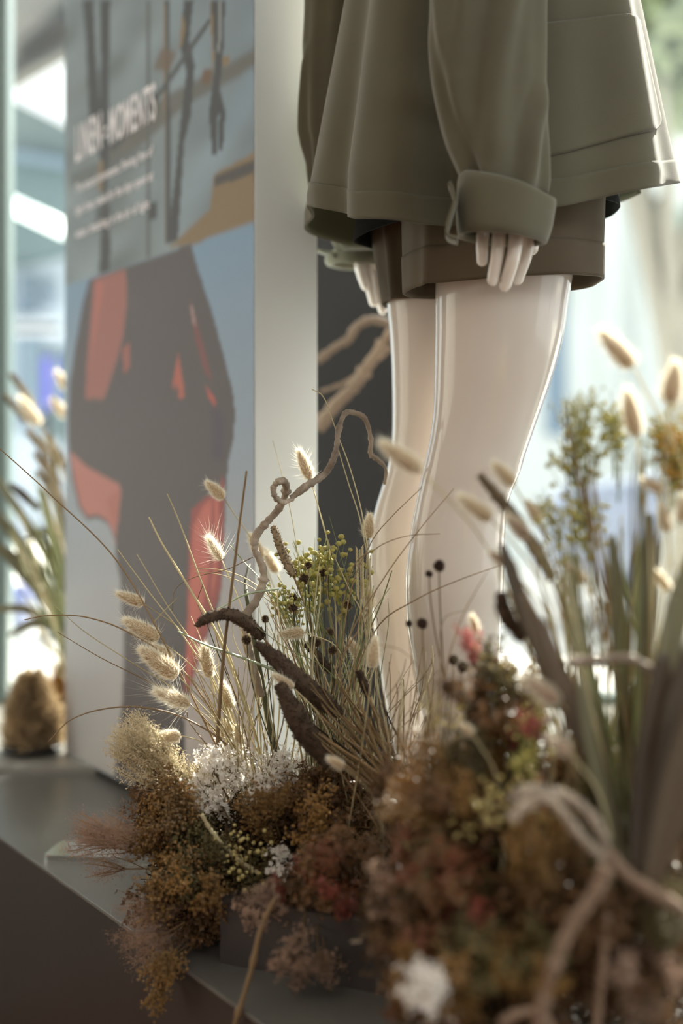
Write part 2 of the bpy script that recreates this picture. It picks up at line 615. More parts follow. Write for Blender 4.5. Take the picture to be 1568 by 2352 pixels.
img = paint(img, [(436, 690), (448, 720), (474, 810), (490, 880), (470, 850), (450, 780)], (120, 74, 74), 2)
img = paint(img, [(472, 880), (490, 905), (498, 925), (494, 934), (482, 915)], (178, 88, 78), 1)
img = paint(img, [(438, 700), (444, 705), (452, 748), (446, 745)], (160, 140, 142), 1)
img = paint(img, [(490, 930), (520, 960), (515, 1060), (490, 1050)], (76, 64, 84), 5, 0.8)
img = paint(img, [(160, 1036), (200, 1072), (274, 1112), (279, 1130), (270, 1200), (265, 1250), (262, 1225), (248, 1198), (225, 1182), (200, 1186), (184, 1160), (170, 1100)], (176, 116, 110), 1)
img = paint(img, [(244, 1150), (276, 1120), (272, 1200), (262, 1210)], (170, 106, 98), 2)
R_ = (190, 104, 94)
img = paint(img, [(442, 1170), (475, 1142), (505, 1132), (512, 1092), (518, 1110), (518, 1200), (510, 1350), (480, 1450), (445, 1560), (436, 1585), (424, 1592), (430, 1480), (432, 1380), (436, 1250)], (150, 74, 70), 2)
img = paint(img, [(446, 1210), (470, 1160), (490, 1145), (484, 1240), (480, 1330), (462, 1420), (436, 1560), (428, 1575), (434, 1420), (440, 1300)], R_, 2)
img = paint(img, [(496, 1150), (504, 1150), (502, 1300), (488, 1380), (492, 1280)], R_, 1)
img = paint(img, [(420, 1590), (440, 1575), (440, 1592), (424, 1602)], (110, 74, 74), 1)
img *= 1.12

vv = np.zeros(((NU + 1) * (NV + 1), 3))
ug = np.arange(NU + 1) / NU * (PWID - 0.004) + 0.002
zg = Z0 + np.arange(NV + 1) / NV * (Z1 - Z0)
GU, GZ = np.meshgrid(ug, zg)
off = PNRM * 0.0008
vv[:, 0] = (PF.x + PU.x * GU + off.x).ravel()
vv[:, 1] = (PF.y + PU.y * GU + off.y).ravel()
vv[:, 2] = GZ.ravel()
ii = (np.arange(NV)[:, None] * (NU + 1) + np.arange(NU)[None, :]).ravel()
quads = np.stack([ii, ii + 1, ii + NU + 2, ii + NU + 1], 1)
me = bpy.data.meshes.new('poster_print')
me.from_pydata(vv.tolist(), [], quads.tolist())
ca = me.color_attributes.new('print', 'FLOAT_COLOR', 'CORNER')
cc = np.ones((NV * NU, 4, 4))
cc[:, :, :3] = img.reshape(-1, 3)[:, None, :]
ca.data.foreach_set('color', cc.ravel())
m_print = mat('poster_ink', (0.5, 0.5, 0.5, 1), 0.55, spec=0.35)
at_ = m_print.node_tree.nodes.new('ShaderNodeAttribute')
at_.attribute_name = 'print'
m_print.node_tree.links.new(at_.outputs['Color'], m_print.node_tree.nodes['Principled BSDF'].inputs['Base Color'])
me.materials.append(m_print)
obj('print', me, pp, label='printed picture of bare trees in water above a red backlit dress')

m_ink = mat('white_lettering', srgb(244, 242, 250), 0.6)


def lettering(text, p0, p1, height_px, bold, name='lettering'):
    """Text on the printed face from pixel p0 (left foot) to p1 (right foot)."""
    u0, z0 = poster_uv(*p0)
    u1, z1 = poster_uv(*p1)
    _, zt = poster_uv(p0[0], p0[1] - height_px)
    cu = bpy.data.curves.new(name, 'FONT')
    cu.body = text
    cu.size = 1.0
    cu.offset = bold
    cu.resolution_u = 3
    cu.space_character = 1.12
    tmp = bpy.data.objects.new(name, cu)
    COL.objects.link(tmp)
    dg = bpy.context.evaluated_depsgraph_get()
    me = bpy.data.meshes.new_from_object(tmp.evaluated_get(dg))
    bpy.data.objects.remove(tmp)
    w = max(v.co.x for v in me.vertices) - min(v.co.x for v in me.vertices)
    o = bpy.data.objects.new(name, me)
    COL.objects.link(o)
    me.materials.clear()
    me.materials.append(m_ink)
    sx = (u1 - u0) * PWID / w
    sz = (zt - z0) / 0.72
    wd = PF + PU * (u0 * PWID) + PNRM * 0.0016
    rot = Matrix((PU, Vector((0, 0, 1)), PU.cross(Vector((0, 0, 1))))).transposed()
    mtx = Matrix.Translation(Vector((wd.x, wd.y, z0))) @ rot.to_4x4() @ Matrix.Diagonal((sx, sz, 1, 1))
    o.parent = pp
    o.matrix_parent_inverse = Matrix.Identity(4)
    o.matrix_basis = Matrix.Translation(-pp.location) @ mtx


lettering('LINEN', (175, 372), (234, 341), 82, 0.022, 'title_lettering')
lettering(':', (239, 318), (248, 313), 36, 0.02, 'title_lettering')
lettering('MOMENTS', (253, 331), (358, 276), 80, 0.022, 'title_lettering')
lettering('The natural movement, flowing line of', (176, 444), (353, 362), 20, 0.03, 'text_lettering')
lettering('light linen, made for the days spent at', (176, 494), (353, 418), 20, 0.03, 'text_lettering')
lettering('water, breathing in the air of light', (176, 548), (345, 472), 20, 0.03, 'text_lettering')

# charcoal panel behind the mannequin
x0, x1, dd = P(690, 0, 2.3).x, P(925, 0, 2.3).x, 2.3
cp = thing('charcoal_panel', 'dark charcoal display board standing behind the mannequin legs', 'display panel', ((x0 + x1) / 2, dd + 0.02, 0.462))
me = box_mesh('charcoal_board', (x0, dd, 0.475), (x1, dd + 0.04, 1.62), M_dark, 0.002)
obj('board', me, cp)
me = box_mesh('charcoal_foot', (x0 + 0.02, dd - 0.03, 0.462), (x1 - 0.02, dd + 0.07, 0.475), M_black, 0.002)
obj('foot', me, cp)
# ------------------------------------------------------------------ mannequin
FV = np.array([0.98, 0.20, 0.0]); FV /= np.linalg.norm(FV)      # the way it faces
LV = np.array([-FV[1], FV[0], 0.0])                              # towards its left (the far side)
man = thing('mannequin', 'glossy white mannequin in an olive overshirt and khaki shorts, standing on the platform', 'mannequin', (0.134, 1.58, PZ))


def limb(rows, dep, depthk=1.0, n=28, dy=None):
    """Rings from (y, left, right) pixel rows of a limb whose axis stands dep metres away (a number or (y, d) rows)."""
    rings = []
    a = np.arange(n) * 2 * math.pi / n
    for r in rows:
        d = dep if np.isscalar(dep) else float(np.interp(r[0], [q[0] for q in dep], [q[1] for q in dep]))
        L, R = P(r[1], r[0], d), P(r[2], r[0], d)
        c = (np.array(L) + np.array(R)) / 2
        h = (R.x - L.x) / 2
        k = r[3] if len(r) > 3 else depthk
        rings.append(c + np.stack([h * np.cos(a), h * k * np.sin(a), np.zeros(n)], 1))
    return np.array(rings)


def refine(rows, step):
    t = np.array(rows, float)
    p = spline(t, 8)
    y = np.arange(t[0, 0], t[-1, 0] + 0.1, step)
    o = np.argsort(p[:, 0])
    return np.stack([y] + [np.interp(y, p[o, 0], p[o, k]) for k in range(1, t.shape[1])], 1)


near_rows = [(330, 985, 1335), (450, 990, 1330), (560, 996, 1322), (640, 999, 1313), (700, 999, 1303), (760, 999, 1295), (820, 998, 1281), (880, 997, 1263),
             (940, 995, 1242), (1000, 988, 1221), (1040, 980, 1207), (1080, 971, 1195), (1120, 962, 1178), (1160, 954, 1166), (1220, 943, 1160),
             (1290, 934, 1158), (1350, 931, 1156), (1400, 933, 1153), (1450, 937, 1150), (1500, 946, 1146), (1560, 955, 1140), (1620, 965, 1131), (1700, 979, 1119),
             (1800, 998, 1104), (1880, 1008, 1096), (1950, 1010, 1092), (1990, 1006, 1096)]
far_rows = [(360, 870, 1140), (500, 878, 1140), (640, 884, 1134), (700, 888, 1130), (760, 894, 1124), (820, 898, 1116), (880, 900, 1106), (940, 901, 1096),
            (1000, 900, 1084), (1040, 896, 1074), (1080, 888, 1062), (1120, 876, 1054), (1170, 861, 1050), (1230, 850, 1047), (1290, 847, 1045), (1350, 849, 1043),
            (1400, 854, 1040), (1450, 860, 1036), (1500, 866, 1030), (1550, 874, 1020), (1600, 882, 1006), (1660, 894, 992), (1740, 908, 982), (1830, 916, 980), (1900, 914, 984)]
body = MB()
DN, DF = 1.50, 1.66
body.rings(limb(refine(near_rows, 12), DN, 0.92, 40))
body.rings(limb(refine(far_rows, 12), DF, 0.92, 40))
# pelvis, trunk, neck (inside the clothes)
tr_rows = []
for z, hx, hy in ((1.16, 0.06, 0.10), (1.20, 0.085, 0.14), (1.26, 0.10, 0.15), (1.35, 0.09, 0.115), (1.5, 0.095, 0.12), (1.65, 0.09, 0.12), (1.75, 0.07, 0.11), (1.80, 0.045, 0.07), (1.84, 0.045, 0.05), (1.93, 0.045, 0.05)):
    a = np.arange(28) * 2 * math.pi / 28
    c = np.array([0.15, 1.58, z])
    tr_rows.append(c + np.cos(a)[:, None] * FV * hx + np.sin(a)[:, None] * LV * hy)
body.rings(tr_rows)
# feet
for ank, dep in (((1052, 1975), DN), ((950, 1890), DF)):
    A = np.array(P(ank[0], ank[1], dep))
    rr = []
    for s, w, h, up_ in ((-0.055, 0.012, 0.012, 0.03), (-0.045, 0.028, 0.03, 0.032), (-0.01, 0.034, 0.048, 0.048), (0.04, 0.036, 0.036, 0.038), (0.09, 0.042, 0.022, 0.024), (0.13, 0.042, 0.016, 0.018), (0.155, 0.03, 0.011, 0.013), (0.165, 0.012, 0.006, 0.01)):
        a = np.arange(16) * 2 * math.pi / 16
        c = np.array([A[0], A[1], PZ + up_ + 0.004]) + FV * s
        rr.append(c + np.cos(a)[:, None] * LV * w + np.sin(a)[:, None] * np.array([0, 0, h]))
    body.rings(rr)


def finger(mb, pts, r0, r1, n=14):
    """One finger: three joints, rounded tip."""
    p = np.array([list(P(*q)) for q in pts])
    p, _ = spline(p, 5, np.zeros(len(p)))
    t = np.linspace(0, 1, len(p))
    r = r0 + (r1 - r0) * t + 0.0005 * np.exp(-((t - 0.5) / 0.06) ** 2)
    d = p[-1] - p[-2]
    d /= np.linalg.norm(d)
    tip, rt = [], []
    for k in (0.35, 0.62, 0.82, 0.95, 1.0):
        tip.append(p[-1] + d * r1 * 1.15 * k)
        rt.append(r1 * math.sqrt(max(0.02, 1 - k * k)))
    mb.tube(np.vstack([p, tip]), list(r) + rt, n)


def nail(mb, pts, r, out):
    p1, p0 = np.array(P(*pts[-1])), np.array(P(*pts[-2]))
    d = p1 - p0
    d /= np.linalg.norm(d)
    out = np.array(out, float)
    out -= d * np.dot(out, d)
    out /= np.linalg.norm(out)
    s = np.cross(d, out)
    rr = []
    for k, w in ((-0.2, 0.35), (0.1, 0.66), (0.6, 0.72), (1.05, 0.6), (1.25, 0.3)):
        row = []
        for a in np.linspace(-1, 1, 7):
            ang = a * w * 1.25
            rad = r * (1.06 if k < 1 else 0.98)
            row.append(p1 + d * r * (k - 0.1) + (out * math.cos(ang) + s * math.sin(ang)) * rad)
        rr.append(row)
    mb.rings(np.array(rr), False, False)


# near hand (its right): little, ring, middle, index
NH = [[(1122, 455, 1.345), (1112, 510, 1.335), (1107, 560, 1.325), (1107, 597, 1.325)],
      [(1152, 440, 1.335), (1148, 515, 1.325), (1143, 575, 1.315), (1132, 640, 1.318)],
      [(1184, 440, 1.335), (1184, 515, 1.322), (1180, 580, 1.312), (1160, 652, 1.318)],
      [(1213, 450, 1.345), (1214, 520, 1.342), (1209, 580, 1.336), (1189, 640, 1.338)]]
NR = [(0.0066, 0.0052), (0.0072, 0.0056), (0.0076, 0.0058), (0.007, 0.0053)]
for f, r in zip(NH, NR):
    finger(body, f, *r)
    nail(body, f, r[1], (0, -1, 0.15))
finger(body, [(1190, 430, 1.36), (1216, 480, 1.385), (1226, 530, 1.395), (1222, 570, 1.392)], 0.009, 0.0062)
rr = []
for y, L, R in ((300, 1130, 1190), (360, 1122, 1200), (400, 1114, 1212), (440, 1106, 1226), (480, 1100, 1232), (510, 1098, 1230), (528, 1108, 1222)):
    rr.append((y, L, R))
body.rings(limb(refine(rr, 10), 1.338, 0.34, 28))
body.rings(limb(refine([(-520, 1096, 1176), (-250, 1098, 1186), (0, 1104, 1188), (200, 1116, 1192), (320, 1128, 1190)], 20), [(-520, 1.375), (-250, 1.345), (0, 1.328), (320, 1.332)], 0.6, 24))
# far hand (its left)
FH = [[(838, 560, 1.80), (826, 600, 1.79), (831, 632, 1.785), (839, 656, 1.785)],
      [(852, 560, 1.80), (843, 612, 1.795), (850, 660, 1.79), (857, 693, 1.79)],
      [(868, 560, 1.81), (861, 620, 1.805), (870, 680, 1.80), (878, 711, 1.80)],
      [(884, 560, 1.82), (880, 620, 1.82), (888, 680, 1.82), (896, 708, 1.82)]]
for f in FH:
    finger(body, f, 0.0078, 0.0058)
body.rings(limb(refine([(430, 820, 890), (500, 814, 896), (560, 812, 902), (600, 814, 900), (625, 826, 892)], 10), 1.805, 0.45, 28))
body.rings(limb(refine([(-230, 772, 900), (0, 760, 860), (200, 770, 860), (440, 822, 886)], 20), [(-230, 1.68), (0, 1.69), (200, 1.70), (440, 1.80)], 0.8, 24))
obj('body', body.mesh('mannequin_body', M_skin), man)


# ------------------------------------------------------------------ shorts
def garment(name, rings, m, parent, thickness=0.0016, closed=True, label=None, flip=True):
    mb = MB()
    rings = np.array(rings)
    mb.rings(rings[:, ::-1] if flip else rings, closed, False)
    o = obj(name, mb.mesh(name, m), parent, label=label)
    md = o.modifiers.new('cloth', 'SOLIDIFY')
    md.thickness = thickness
    md.offset = -1
    md.use_rim = True
    return o


def folded(rings, amp, seed, freq=9, v0=0.0, axis_pow=1.0):
    """Soft vertical folds: pushes every ring in and out along its own radius."""
    r = np.array(rings)
    m, n = r.shape[0], r.shape[1]
    rg = np.random.default_rng(seed)
    ph = rg.random(6) * 6.28
    a = np.arange(n) * 2 * math.pi / n
    for i in range(m):
        v = i / (m - 1)
        c = r[i].mean(0)
        w = np.zeros(n)
        for q in range(4):
            w += np.sin(a * (freq * (0.35 + 0.4 * q)).__round__() + ph[q] + v * (rg.random() * 0.02 + 1.4) * (1 if q % 2 else -1)) / (1.2 + q)
        r[i] += (r[i] - c) / np.linalg.norm(r[i] - c, axis=1)[:, None] * (w * amp * (v0 + (1 - v0) * v ** axis_pow))[:, None]
    return r


hem_z = ZC + 0.197


def shorts_leg(cx_top, cx_bot, hx_top, hx_bot, cy, hy_top, hy_bot, ztop, tilt, seed):
    n, m = 120, 36
    a = np.arange(n) * 2 * math.pi / n
    rr = []
    for i in range(m):
        v = i / (m - 1)
        cx, hx, hy = cx_top + (cx_bot - cx_top) * v, hx_top + (hx_bot - hx_top) * v, hy_top + (hy_bot - hy_top) * v
        z = ztop + (hem_z - ztop) * v + tilt * v * np.cos(a)
        ex = 2.3
        ca, sa = np.cos(a), np.sin(a)
        q = (np.abs(ca) ** ex + np.abs(sa) ** ex) ** (-1 / ex)
        pl_ = 0.010 * v * np.exp(-((np.mod(a - 3.9 + math.pi, 2 * math.pi) - math.pi) / 0.10) ** 2)
        x = cx + (hx + pl_) * q * ca
        y = cy + (hy + pl_) * q * sa
        rr.append(np.stack([x, y, z + 0 * a], 1))
    return folded(rr, 0.0022, seed, 8, 0.2)


xc = lambda px, d: (px - IMW / 2) / FPX * d
near_leg = shorts_leg(xc(1155, 1.5), xc(1156, 1.5), xc(1155 + 236, 1.5) - xc(1155, 1.5), 0.1035, 1.5, 0.09, 0.086, ZC + 0.34, 0.006, 4)
far_leg = shorts_leg(xc(985, 1.66), xc(1010, 1.66), 0.076, 0.067, 1.665, 0.08, 0.075, ZC + 0.34, -0.002, 9)
a = np.arange(100) * 2 * math.pi / 100
rr = []
for v in np.linspace(0, 1, 14):
    z = ZC + 0.50 - v * 0.17
    rr.append(np.array([0.155 - 0.004 * v, 1.575, z]) + np.cos(a)[:, None] * np.array([0.115 - 0.0 * v, 0.0, 0]) + np.sin(a)[:, None] * np.array([-0.02, 0.165, 0]))
sh = garment('shorts', rr, M_short, man)
garment('shorts_leg', near_leg, M_short, sh)
garment('shorts_leg', far_leg, M_short, sh)


def hem_band(name, rings, lo, hi, grow, m, parent):
    """A turned-up hem: the last rows of a garment again, a hair outside."""
    r = np.array(rings)[lo:hi]
    c = r.mean(1, keepdims=True)
    d = r - c
    d[:, :, 2] = 0
    d /= np.linalg.norm(d, axis=2)[:, :, None] + 1e-9
    return garment(name, r + d * grow, m, parent, 0.0012)


hem_band('hem', near_leg, 26, 36, 0.0011, M_short, sh)

# black jersey shirt between jacket and shorts
rr = []
a = np.arange(120) * 2 * math.pi / 120
for v in np.linspace(0, 1, 16):
    z = ZC + 0.56 - v * (0.56 - 0.276) + v * 0.014 * np.cos(a)
    rr.append(np.array([0.160, 1.585, 0]) + np.cos(a)[:, None] * FV * (0.112 + 0.031 * v) + np.sin(a)[:, None] * LV * (0.112 + 0.05 * v) + np.stack([0 * a, 0 * a, z], 1))
garment('shirt', folded(rr, 0.004, 21, 7, 0.3), M_jersey, man)

# ------------------------------------------------------------------ jacket
JN, JM = 300, 110
JTOP = 0.93                                            # relative to the camera: shoulder line


def jac_shape(z):
    """centre x, half width at a height (relative to the camera)."""
    hw = 0.159 + (0.527 - z) * 0.185
    hw = min(hw, 0.20) if z < 0.6 else max(0.06, 0.145 - max(0, z - 0.8) * 0.62)
    return 0.160, hw


def hem_height(th):
    """Hem height around the jacket (degrees from the front, near side 270)."""
    t = np.degrees(th) % 360
    return np.interp(t, [0, 20, 60, 100, 130, 150, 170, 180, 195, 215, 232, 250, 275, 300, 325, 345, 360],
                     [0.325, 0.322, 0.300, 0.278, 0.276, 0.290, 0.294, 0.292, 0.276, 0.254, 0.247, 0.250, 0.262, 0.283, 0.304, 0.322, 0.330])


def bump_fn(t, c, w):
    d = (t - c + 180) % 360 - 180
    return np.exp(-(d / w) ** 2)


def jac_point(th, v, grow=0.0):
    """v = 0 at the shoulder line, 1 at the hem."""
    th = np.asarray(th, float)
    hz = hem_height(th)
    z = JTOP + (hz - JTOP) * v
    t = np.degrees(th) % 360
    cx, hw = 0.160, np.array([jac_shape(q)[1] for q in np.atleast_1d(z)])
    a_, b_ = hw * 0.975, hw * 1.10
    # flatter where the arms hang
    b_ = b_ * (1 - 0.10 * bump_fn(t, 255, 26) - 0.06 * bump_fn(t, 108, 26))
    k = v ** 1.5
    # folds that fan out towards the hem
    fold = (0.004 * bump_fn(t, 182, 10) + 0.010 * bump_fn(t, 214 - 6 * (1 - v), 11) - 0.016 * bump_fn(t, 199 - 4 * (1 - v), 9) - 0.028 * bump_fn(t, 240, 10)
            + 0.008 * bump_fn(t, 228, 8) - 0.006 * bump_fn(t, 160, 10) + 0.012 * bump_fn(t, 146, 12) - 0.01 * bump_fn(t, 128, 12)
            + 0.009 * bump_fn(t, 300 + 14 * (1 - v), 9) - 0.008 * bump_fn(t, 285 + 8 * (1 - v), 10) - 0.004 * bump_fn(t, 318, 9) + 0.005 * bump_fn(t, 335, 8))
    crease = 0.006 * np.exp(-((v - 0.80 - 0.02 * np.sin(t / 9)) / 0.028) ** 2) * bump_fn(t, 238, 12) - 0.006 * np.exp(-((v - 0.86 - 0.0012 * (t - 238)) / 0.022) ** 2) * bump_fn(t, 240, 12)
    r = 1.35 * fold * k + 1.5 * crease + grow
    ca, sa = np.cos(th), np.sin(th)
    q = (np.abs(ca) ** 2.2 + np.abs(sa) ** 2.2) ** (-1 / 2.2)
    x = (a_ * q + r) * ca
    y = (b_ * q + r) * sa
    return np.stack([cx + FV[0] * x + LV[0] * y, 1.58 + FV[1] * x + LV[1] * y, ZC + z + 0 * th], -1)


th = np.radians(np.linspace(5, 356, JN))
jr = [jac_point(th, v) for v in np.linspace(0, 1, JM)]
jk = garment('jacket', jr, M_olive, man, 0.0022, closed=False)
jk.data.materials.append(M_olive_in)
jk.modifiers[0].material_offset = 1
jk.modifiers[0].material_offset_rim = 0
# hem strip, front facing and pocket: sewn layers lying on the jacket
hs = [jac_point(th, v, 0.0011) for v in np.linspace(0.960, 1.001, 9)]
garment('hem', hs, M_olive, jk, 0.0010, closed=False)
fs = [jac_point(np.radians(np.linspace(337, 356.3, 18)), v, 0.0014) for v in np.linspace(0.2, 0.999, 60)]
garment('front_facing', fs, M_olive, jk, 0.0012, closed=False)
pk = []
for i, v in enumerate(np.linspace(0.722, 0.902, 44)):
    w = 1.0
    s = i / 43
    cut = 0.0
    if s > 0.90:
        q = (s - 0.90) / 0.10
        cut = 4.5 * (1 - math.sqrt(max(0, 1 - q * q)))
    lo, hi = 258, 324 - 2.2 * cut - 4 * (1 - s)
    t_ = np.radians(np.linspace(lo, hi, 44))
    sag = 0.022 * (1 - (np.degrees(t_) - 272) / 58)
    pk.append(np.stack([jac_point(np.array([tt]), v + sg * s, 0.0032)[0] for tt, sg in zip(t_, sag)]))
garment('pocket', np.array(pk), M_olive, jk, 0.003, closed=False)


def sleeve(name, rows, dep, depthk, seed, amp, m=M_olive, n=120, step=8, ridges=()):
    rw = refine(rows, step)
    r = folded(limb(rw, dep, depthk, n), amp, seed, 7, 0.15, 1.0)
    ang = np.degrees(np.arange(n) * 2 * math.pi / n)
    for (ya, aa, yb, ab, wd, h) in ridges:                # a fold running from angle aa at row ya to ab at row yb
        for i, row in enumerate(rw):
            q = (row[0] - ya) / (yb - ya)
            if q < -0.3 or q > 1.25:
                continue
            k = min(1, max(0, (q + 0.3) / 0.3)) * min(1, max(0, (1.25 - q) / 0.25))
            c = r[i].mean(0)
            dv = (r[i] - c) / np.linalg.norm(r[i] - c, axis=1)[:, None]
            r[i] += dv * (h * k * (bump_fn(ang, aa + (ab - aa) * q, wd) - 0.7 * bump_fn(ang, aa + (ab - aa) * q - wd * 1.7, wd)))[:, None]
    return garment(name, r, m, jk, 0.0022)


sl_near = [(-800, 1060, 1240), (-500, 1000, 1262), (-250, 986, 1262), (0, 984, 1256), (100, 980, 1256), (190, 987, 1255), (270, 1002, 1257), (336, 1020, 1262), (382, 1040, 1264), (420, 1056, 1264), (455, 1070, 1258)]
s1 = sleeve('sleeve', sl_near, [(-800, 1.40), (0, 1.325), (460, 1.322)], 0.62, 3, 0.0022,
            ridges=((-200, 306, 340, 262, 13, 0.0075), (250, 330, 440, 292, 12, 0.006), (100, 222, 430, 246, 11, 0.005), (-200, 250, 200, 240, 12, 0.004)))
sl_far = [(-420, 740, 900), (-150, 694, 900), (0, 697, 890), (120, 692, 882), (280, 691, 876), (330, 698, 872), (420, 706, 874), (500, 732, 878), (550, 758, 884), (580, 776, 888)]
s2 = sleeve('sleeve', sl_far, [(-420, 1.66), (0, 1.675), (330, 1.685), (430, 1.70), (500, 1.74), (590, 1.79)], 0.5, 5, 0.0036, ridges=((150, 200, 330, 176, 12, 0.006),))


def cuff(ctr_top, ctr_bot, hx_t, hx_b, hy, tilt_t, tilt_b, d, seed):
    """A turned-back cuff: goes up the outside, over the lip and back inside."""
    n = 96
    a = np.arange(n) * 2 * math.pi / n
    prof = [(0.10, -0.0035), (0.0, -0.001), (-0.025, 0.0015), (-0.01, 0.004), (0.15, 0.0052), (0.4, 0.0058), (0.7, 0.0052), (0.9, 0.0046), (1.0, 0.0036), (1.03, 0.0012), (0.98, -0.001)]
    rr = []
    T, B = np.array(P(*ctr_top, d)), np.array(P(*ctr_bot, d))
    for s, g in prof:
        c = B + (T - B) * s
        hx = hx_b + (hx_t - hx_b) * s + g
        z = (tilt_b + (tilt_t - tilt_b) * s) * np.cos(a)
        w = 1 + 0.03 * np.sin(3 * a + seed) + 0.02 * np.sin(5 * a + 2 * seed)
        rr.append(c + np.stack([hx * w * np.cos(a), (hy + g) * w * np.sin(a), z], 1))
    return rr


pxm = 1.32 / FPX
c1 = garment('cuff', cuff((1160, 430), (1149, 548), 103 * pxm, 92 * pxm, 0.034, -30 * pxm, -10 * pxm, 1.322, 1.0), M_olive, jk, 0.0016, flip=False)
pxf = 1.8 / FPX
c2 = garment('cuff', cuff((838, 556), (832, 612), 84 * pxf, 76 * pxf, 0.032, 30 * pxf, -2 * pxf, 1.81, 2.0), M_olive, jk, 0.0016, flip=False)
# the open ends of the cuffs stand off as small tabs
for pts, d, w in (([(1052, 550), (1030, 540), (1037, 505), (1047, 470), (1042, 440), (1036, 424)], 1.30, 0.016), ([(772, 592), (765, 580), (745, 578), (722, 570)], 1.79, 0.012)):
    p = spline(np.array([list(P(x, y, d)) for x, y in pts]), 6)
    rows = []
    for s in np.linspace(-1, 1, 5):
        rows.append(p + np.array([0.1 * s * w, s * w, 0.0]))
    garment('cuff_tab', np.array(rows), M_olive, jk, 0.003, closed=False)
# far front corner of the jacket that hangs open below the near hem
# ------------------------------------------------------------------ the street outside
M_pave = mat('pale_pavement', srgb(225, 222, 214), 0.8, noise=(0.8, 0.06))
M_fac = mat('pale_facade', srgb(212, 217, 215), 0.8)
M_fac2 = mat('grey_facade', srgb(112, 132, 138), 0.8, noise=(1.2, 0.15))
M_soff = mat('grey_soffit', srgb(132, 132, 128), 0.8)
M_beam = mat('dark_beam', srgb(52, 58, 60), 0.6)
M_winout = mat('far_window', srgb(120, 140, 158), 0.15)
M_shop = mat('shopfront_pale', srgb(190, 204, 220), 0.6)
M_awn = mat('awning_white', srgb(240, 244, 250), 0.8)
M_blue = mat('blue_sign', srgb(84, 84, 190), 0.5)
M_tube = mat('lit_tube', (0.9, 1, 0.97, 1), 0.5, emit=((0.9, 1, 0.97, 1), 2.6))
M_leaf = mat('tree_leaf', srgb(170, 182, 150), 0.6, trans=0.45)
M_bark = mat('tree_bark', srgb(150, 148, 140), 0.9)
M_car = mat('car_paint', srgb(140, 150, 172), 0.22, coat=1.0)
M_carglass = mat('car_glass', srgb(70, 80, 92), 0.05)
M_tyre = mat('tyre', srgb(30, 30, 32), 0.8)
GZ_ = -0.04

struct('pavement', box_mesh('pavement', (-30, WY + 0.12, GZ_ - 0.1), (30, 40, GZ_), M_pave))


def slab(name, poly, d, depth, m, parent=None):
    """A block whose front outline is seen at these pixels, d metres off and depth metres thick."""
    bb = MB()
    bb.prism([P(x, y, d) for x, y in poly], (0, depth, 0))
    return obj(name, bb.mesh(name, m, False), parent)


# canopy building across the street, left
D1 = 8.0
cb = thing('canopy_building', 'grey building with a wide canopy across the street beyond the left window pane', 'building', (P(60, 1090, D1).x, D1, GZ_))
slab('roof', [(-700, -300), (420, -420), (420, -60), (170, 82), (40, 158), (-60, 215), (-700, 250)], D1, 0.3, M_soff, cb)
slab('beam', [(40, 100), (165, -12), (190, -12), (190, 20), (40, 132)], D1 - 0.12, 0.1, M_beam, cb)
slab('beam', [(-60, 190), (40, 140), (165, 76), (165, 96), (40, 158), (-60, 215)], D1 - 0.12, 0.1, M_beam, cb)
slab('wall', [(-700, 120), (0, 214), (40, 232), (155, 290), (420, 400), (420, 500), (155, 560), (30, 590), (-700, 640)], D1 + 0.6, 1.0, M_fac2, cb)
slab('cornice', [(-300, 318), (40, 345), (200, 372), (200, 392), (40, 368), (-300, 340)], D1 + 0.5, 0.1, M_winout, cb)
slab('shopfront', [(-700, 640), (30, 588), (420, 480), (420, 1240), (-700, 1240)], D1 + 1.0, 0.3, M_shop, cb)
for x0, x1, y0, y1 in ((45, 80, 630, 720), (95, 125, 640, 700), (40, 95, 775, 990), (-40, 10, 640, 1000)):
    slab('window', [(x0, y0), (x1, y0), (x1, y1), (x0, y1)], D1 + 0.95, 0.05, M_winout, cb)
slab('door', [(98, 800), (152, 800), (152, 1010), (98, 1010)], D1 + 0.94, 0.06, M_fac2, cb)
aw = MB()
w0 = [P(20, 722, D1 + 0.96), P(110, 722, D1 + 0.96), P(138, 748, D1 + 0.3), P(8, 748, D1 + 0.3)]
aw.prism(w0, (0, 0, -0.03))
aw.prism([P(8, 748, D1 + 0.3), P(138, 748, D1 + 0.3), P(138, 766, D1 + 0.3), P(8, 766, D1 + 0.3)], (0, 0.02, 0))
obj('awning', aw.mesh('awning', M_awn, False), cb)
tb_ = MB()
tb_.tube([P(10, 462, D1 - 0.3), P(152, 530, D1 - 0.3)], 0.040, 10)
tl = obj('tube_lamp', tb_.mesh('tube_lamp', M_tube))
tl.location = (0, 0, 0)
tag(tl, 'slanting white fluorescent tube under the canopy building, left of the poster', 'lamp')
bl = slab('street_banner', [(96, 822), (116, 816), (116, 930), (96, 948)], 7.0, 0.03, M_blue)
tag(bl, 'tall blue banner sign outside the left window', 'banner')
bl = slab('street_banner', [(146, 815), (158, 815), (158, 930), (146, 930)], 7.0, 0.03, M_blue)
tag(bl, 'narrow blue banner sign outside, half hidden by the poster panel edge', 'banner')
for o_ in [o for o in COL.objects if o.name.startswith('street_banner')]:
    pb_ = MB()
    xm = np.mean([v.co.x for v in o_.data.vertices])
    zt = max(v.co.z for v in o_.data.vertices)
    pb_.tube([(xm, 7.05, GZ_), (xm, 7.05, zt)], 0.02, 8)
    obj('pole', pb_.mesh('banner_pole', M_beam), o_)
ub = thing('utility_box', 'blue grey street cabinet on the sunlit pavement at far left', 'cabinet', (P(10, 1400, 8.6).x, 8.6, GZ_))
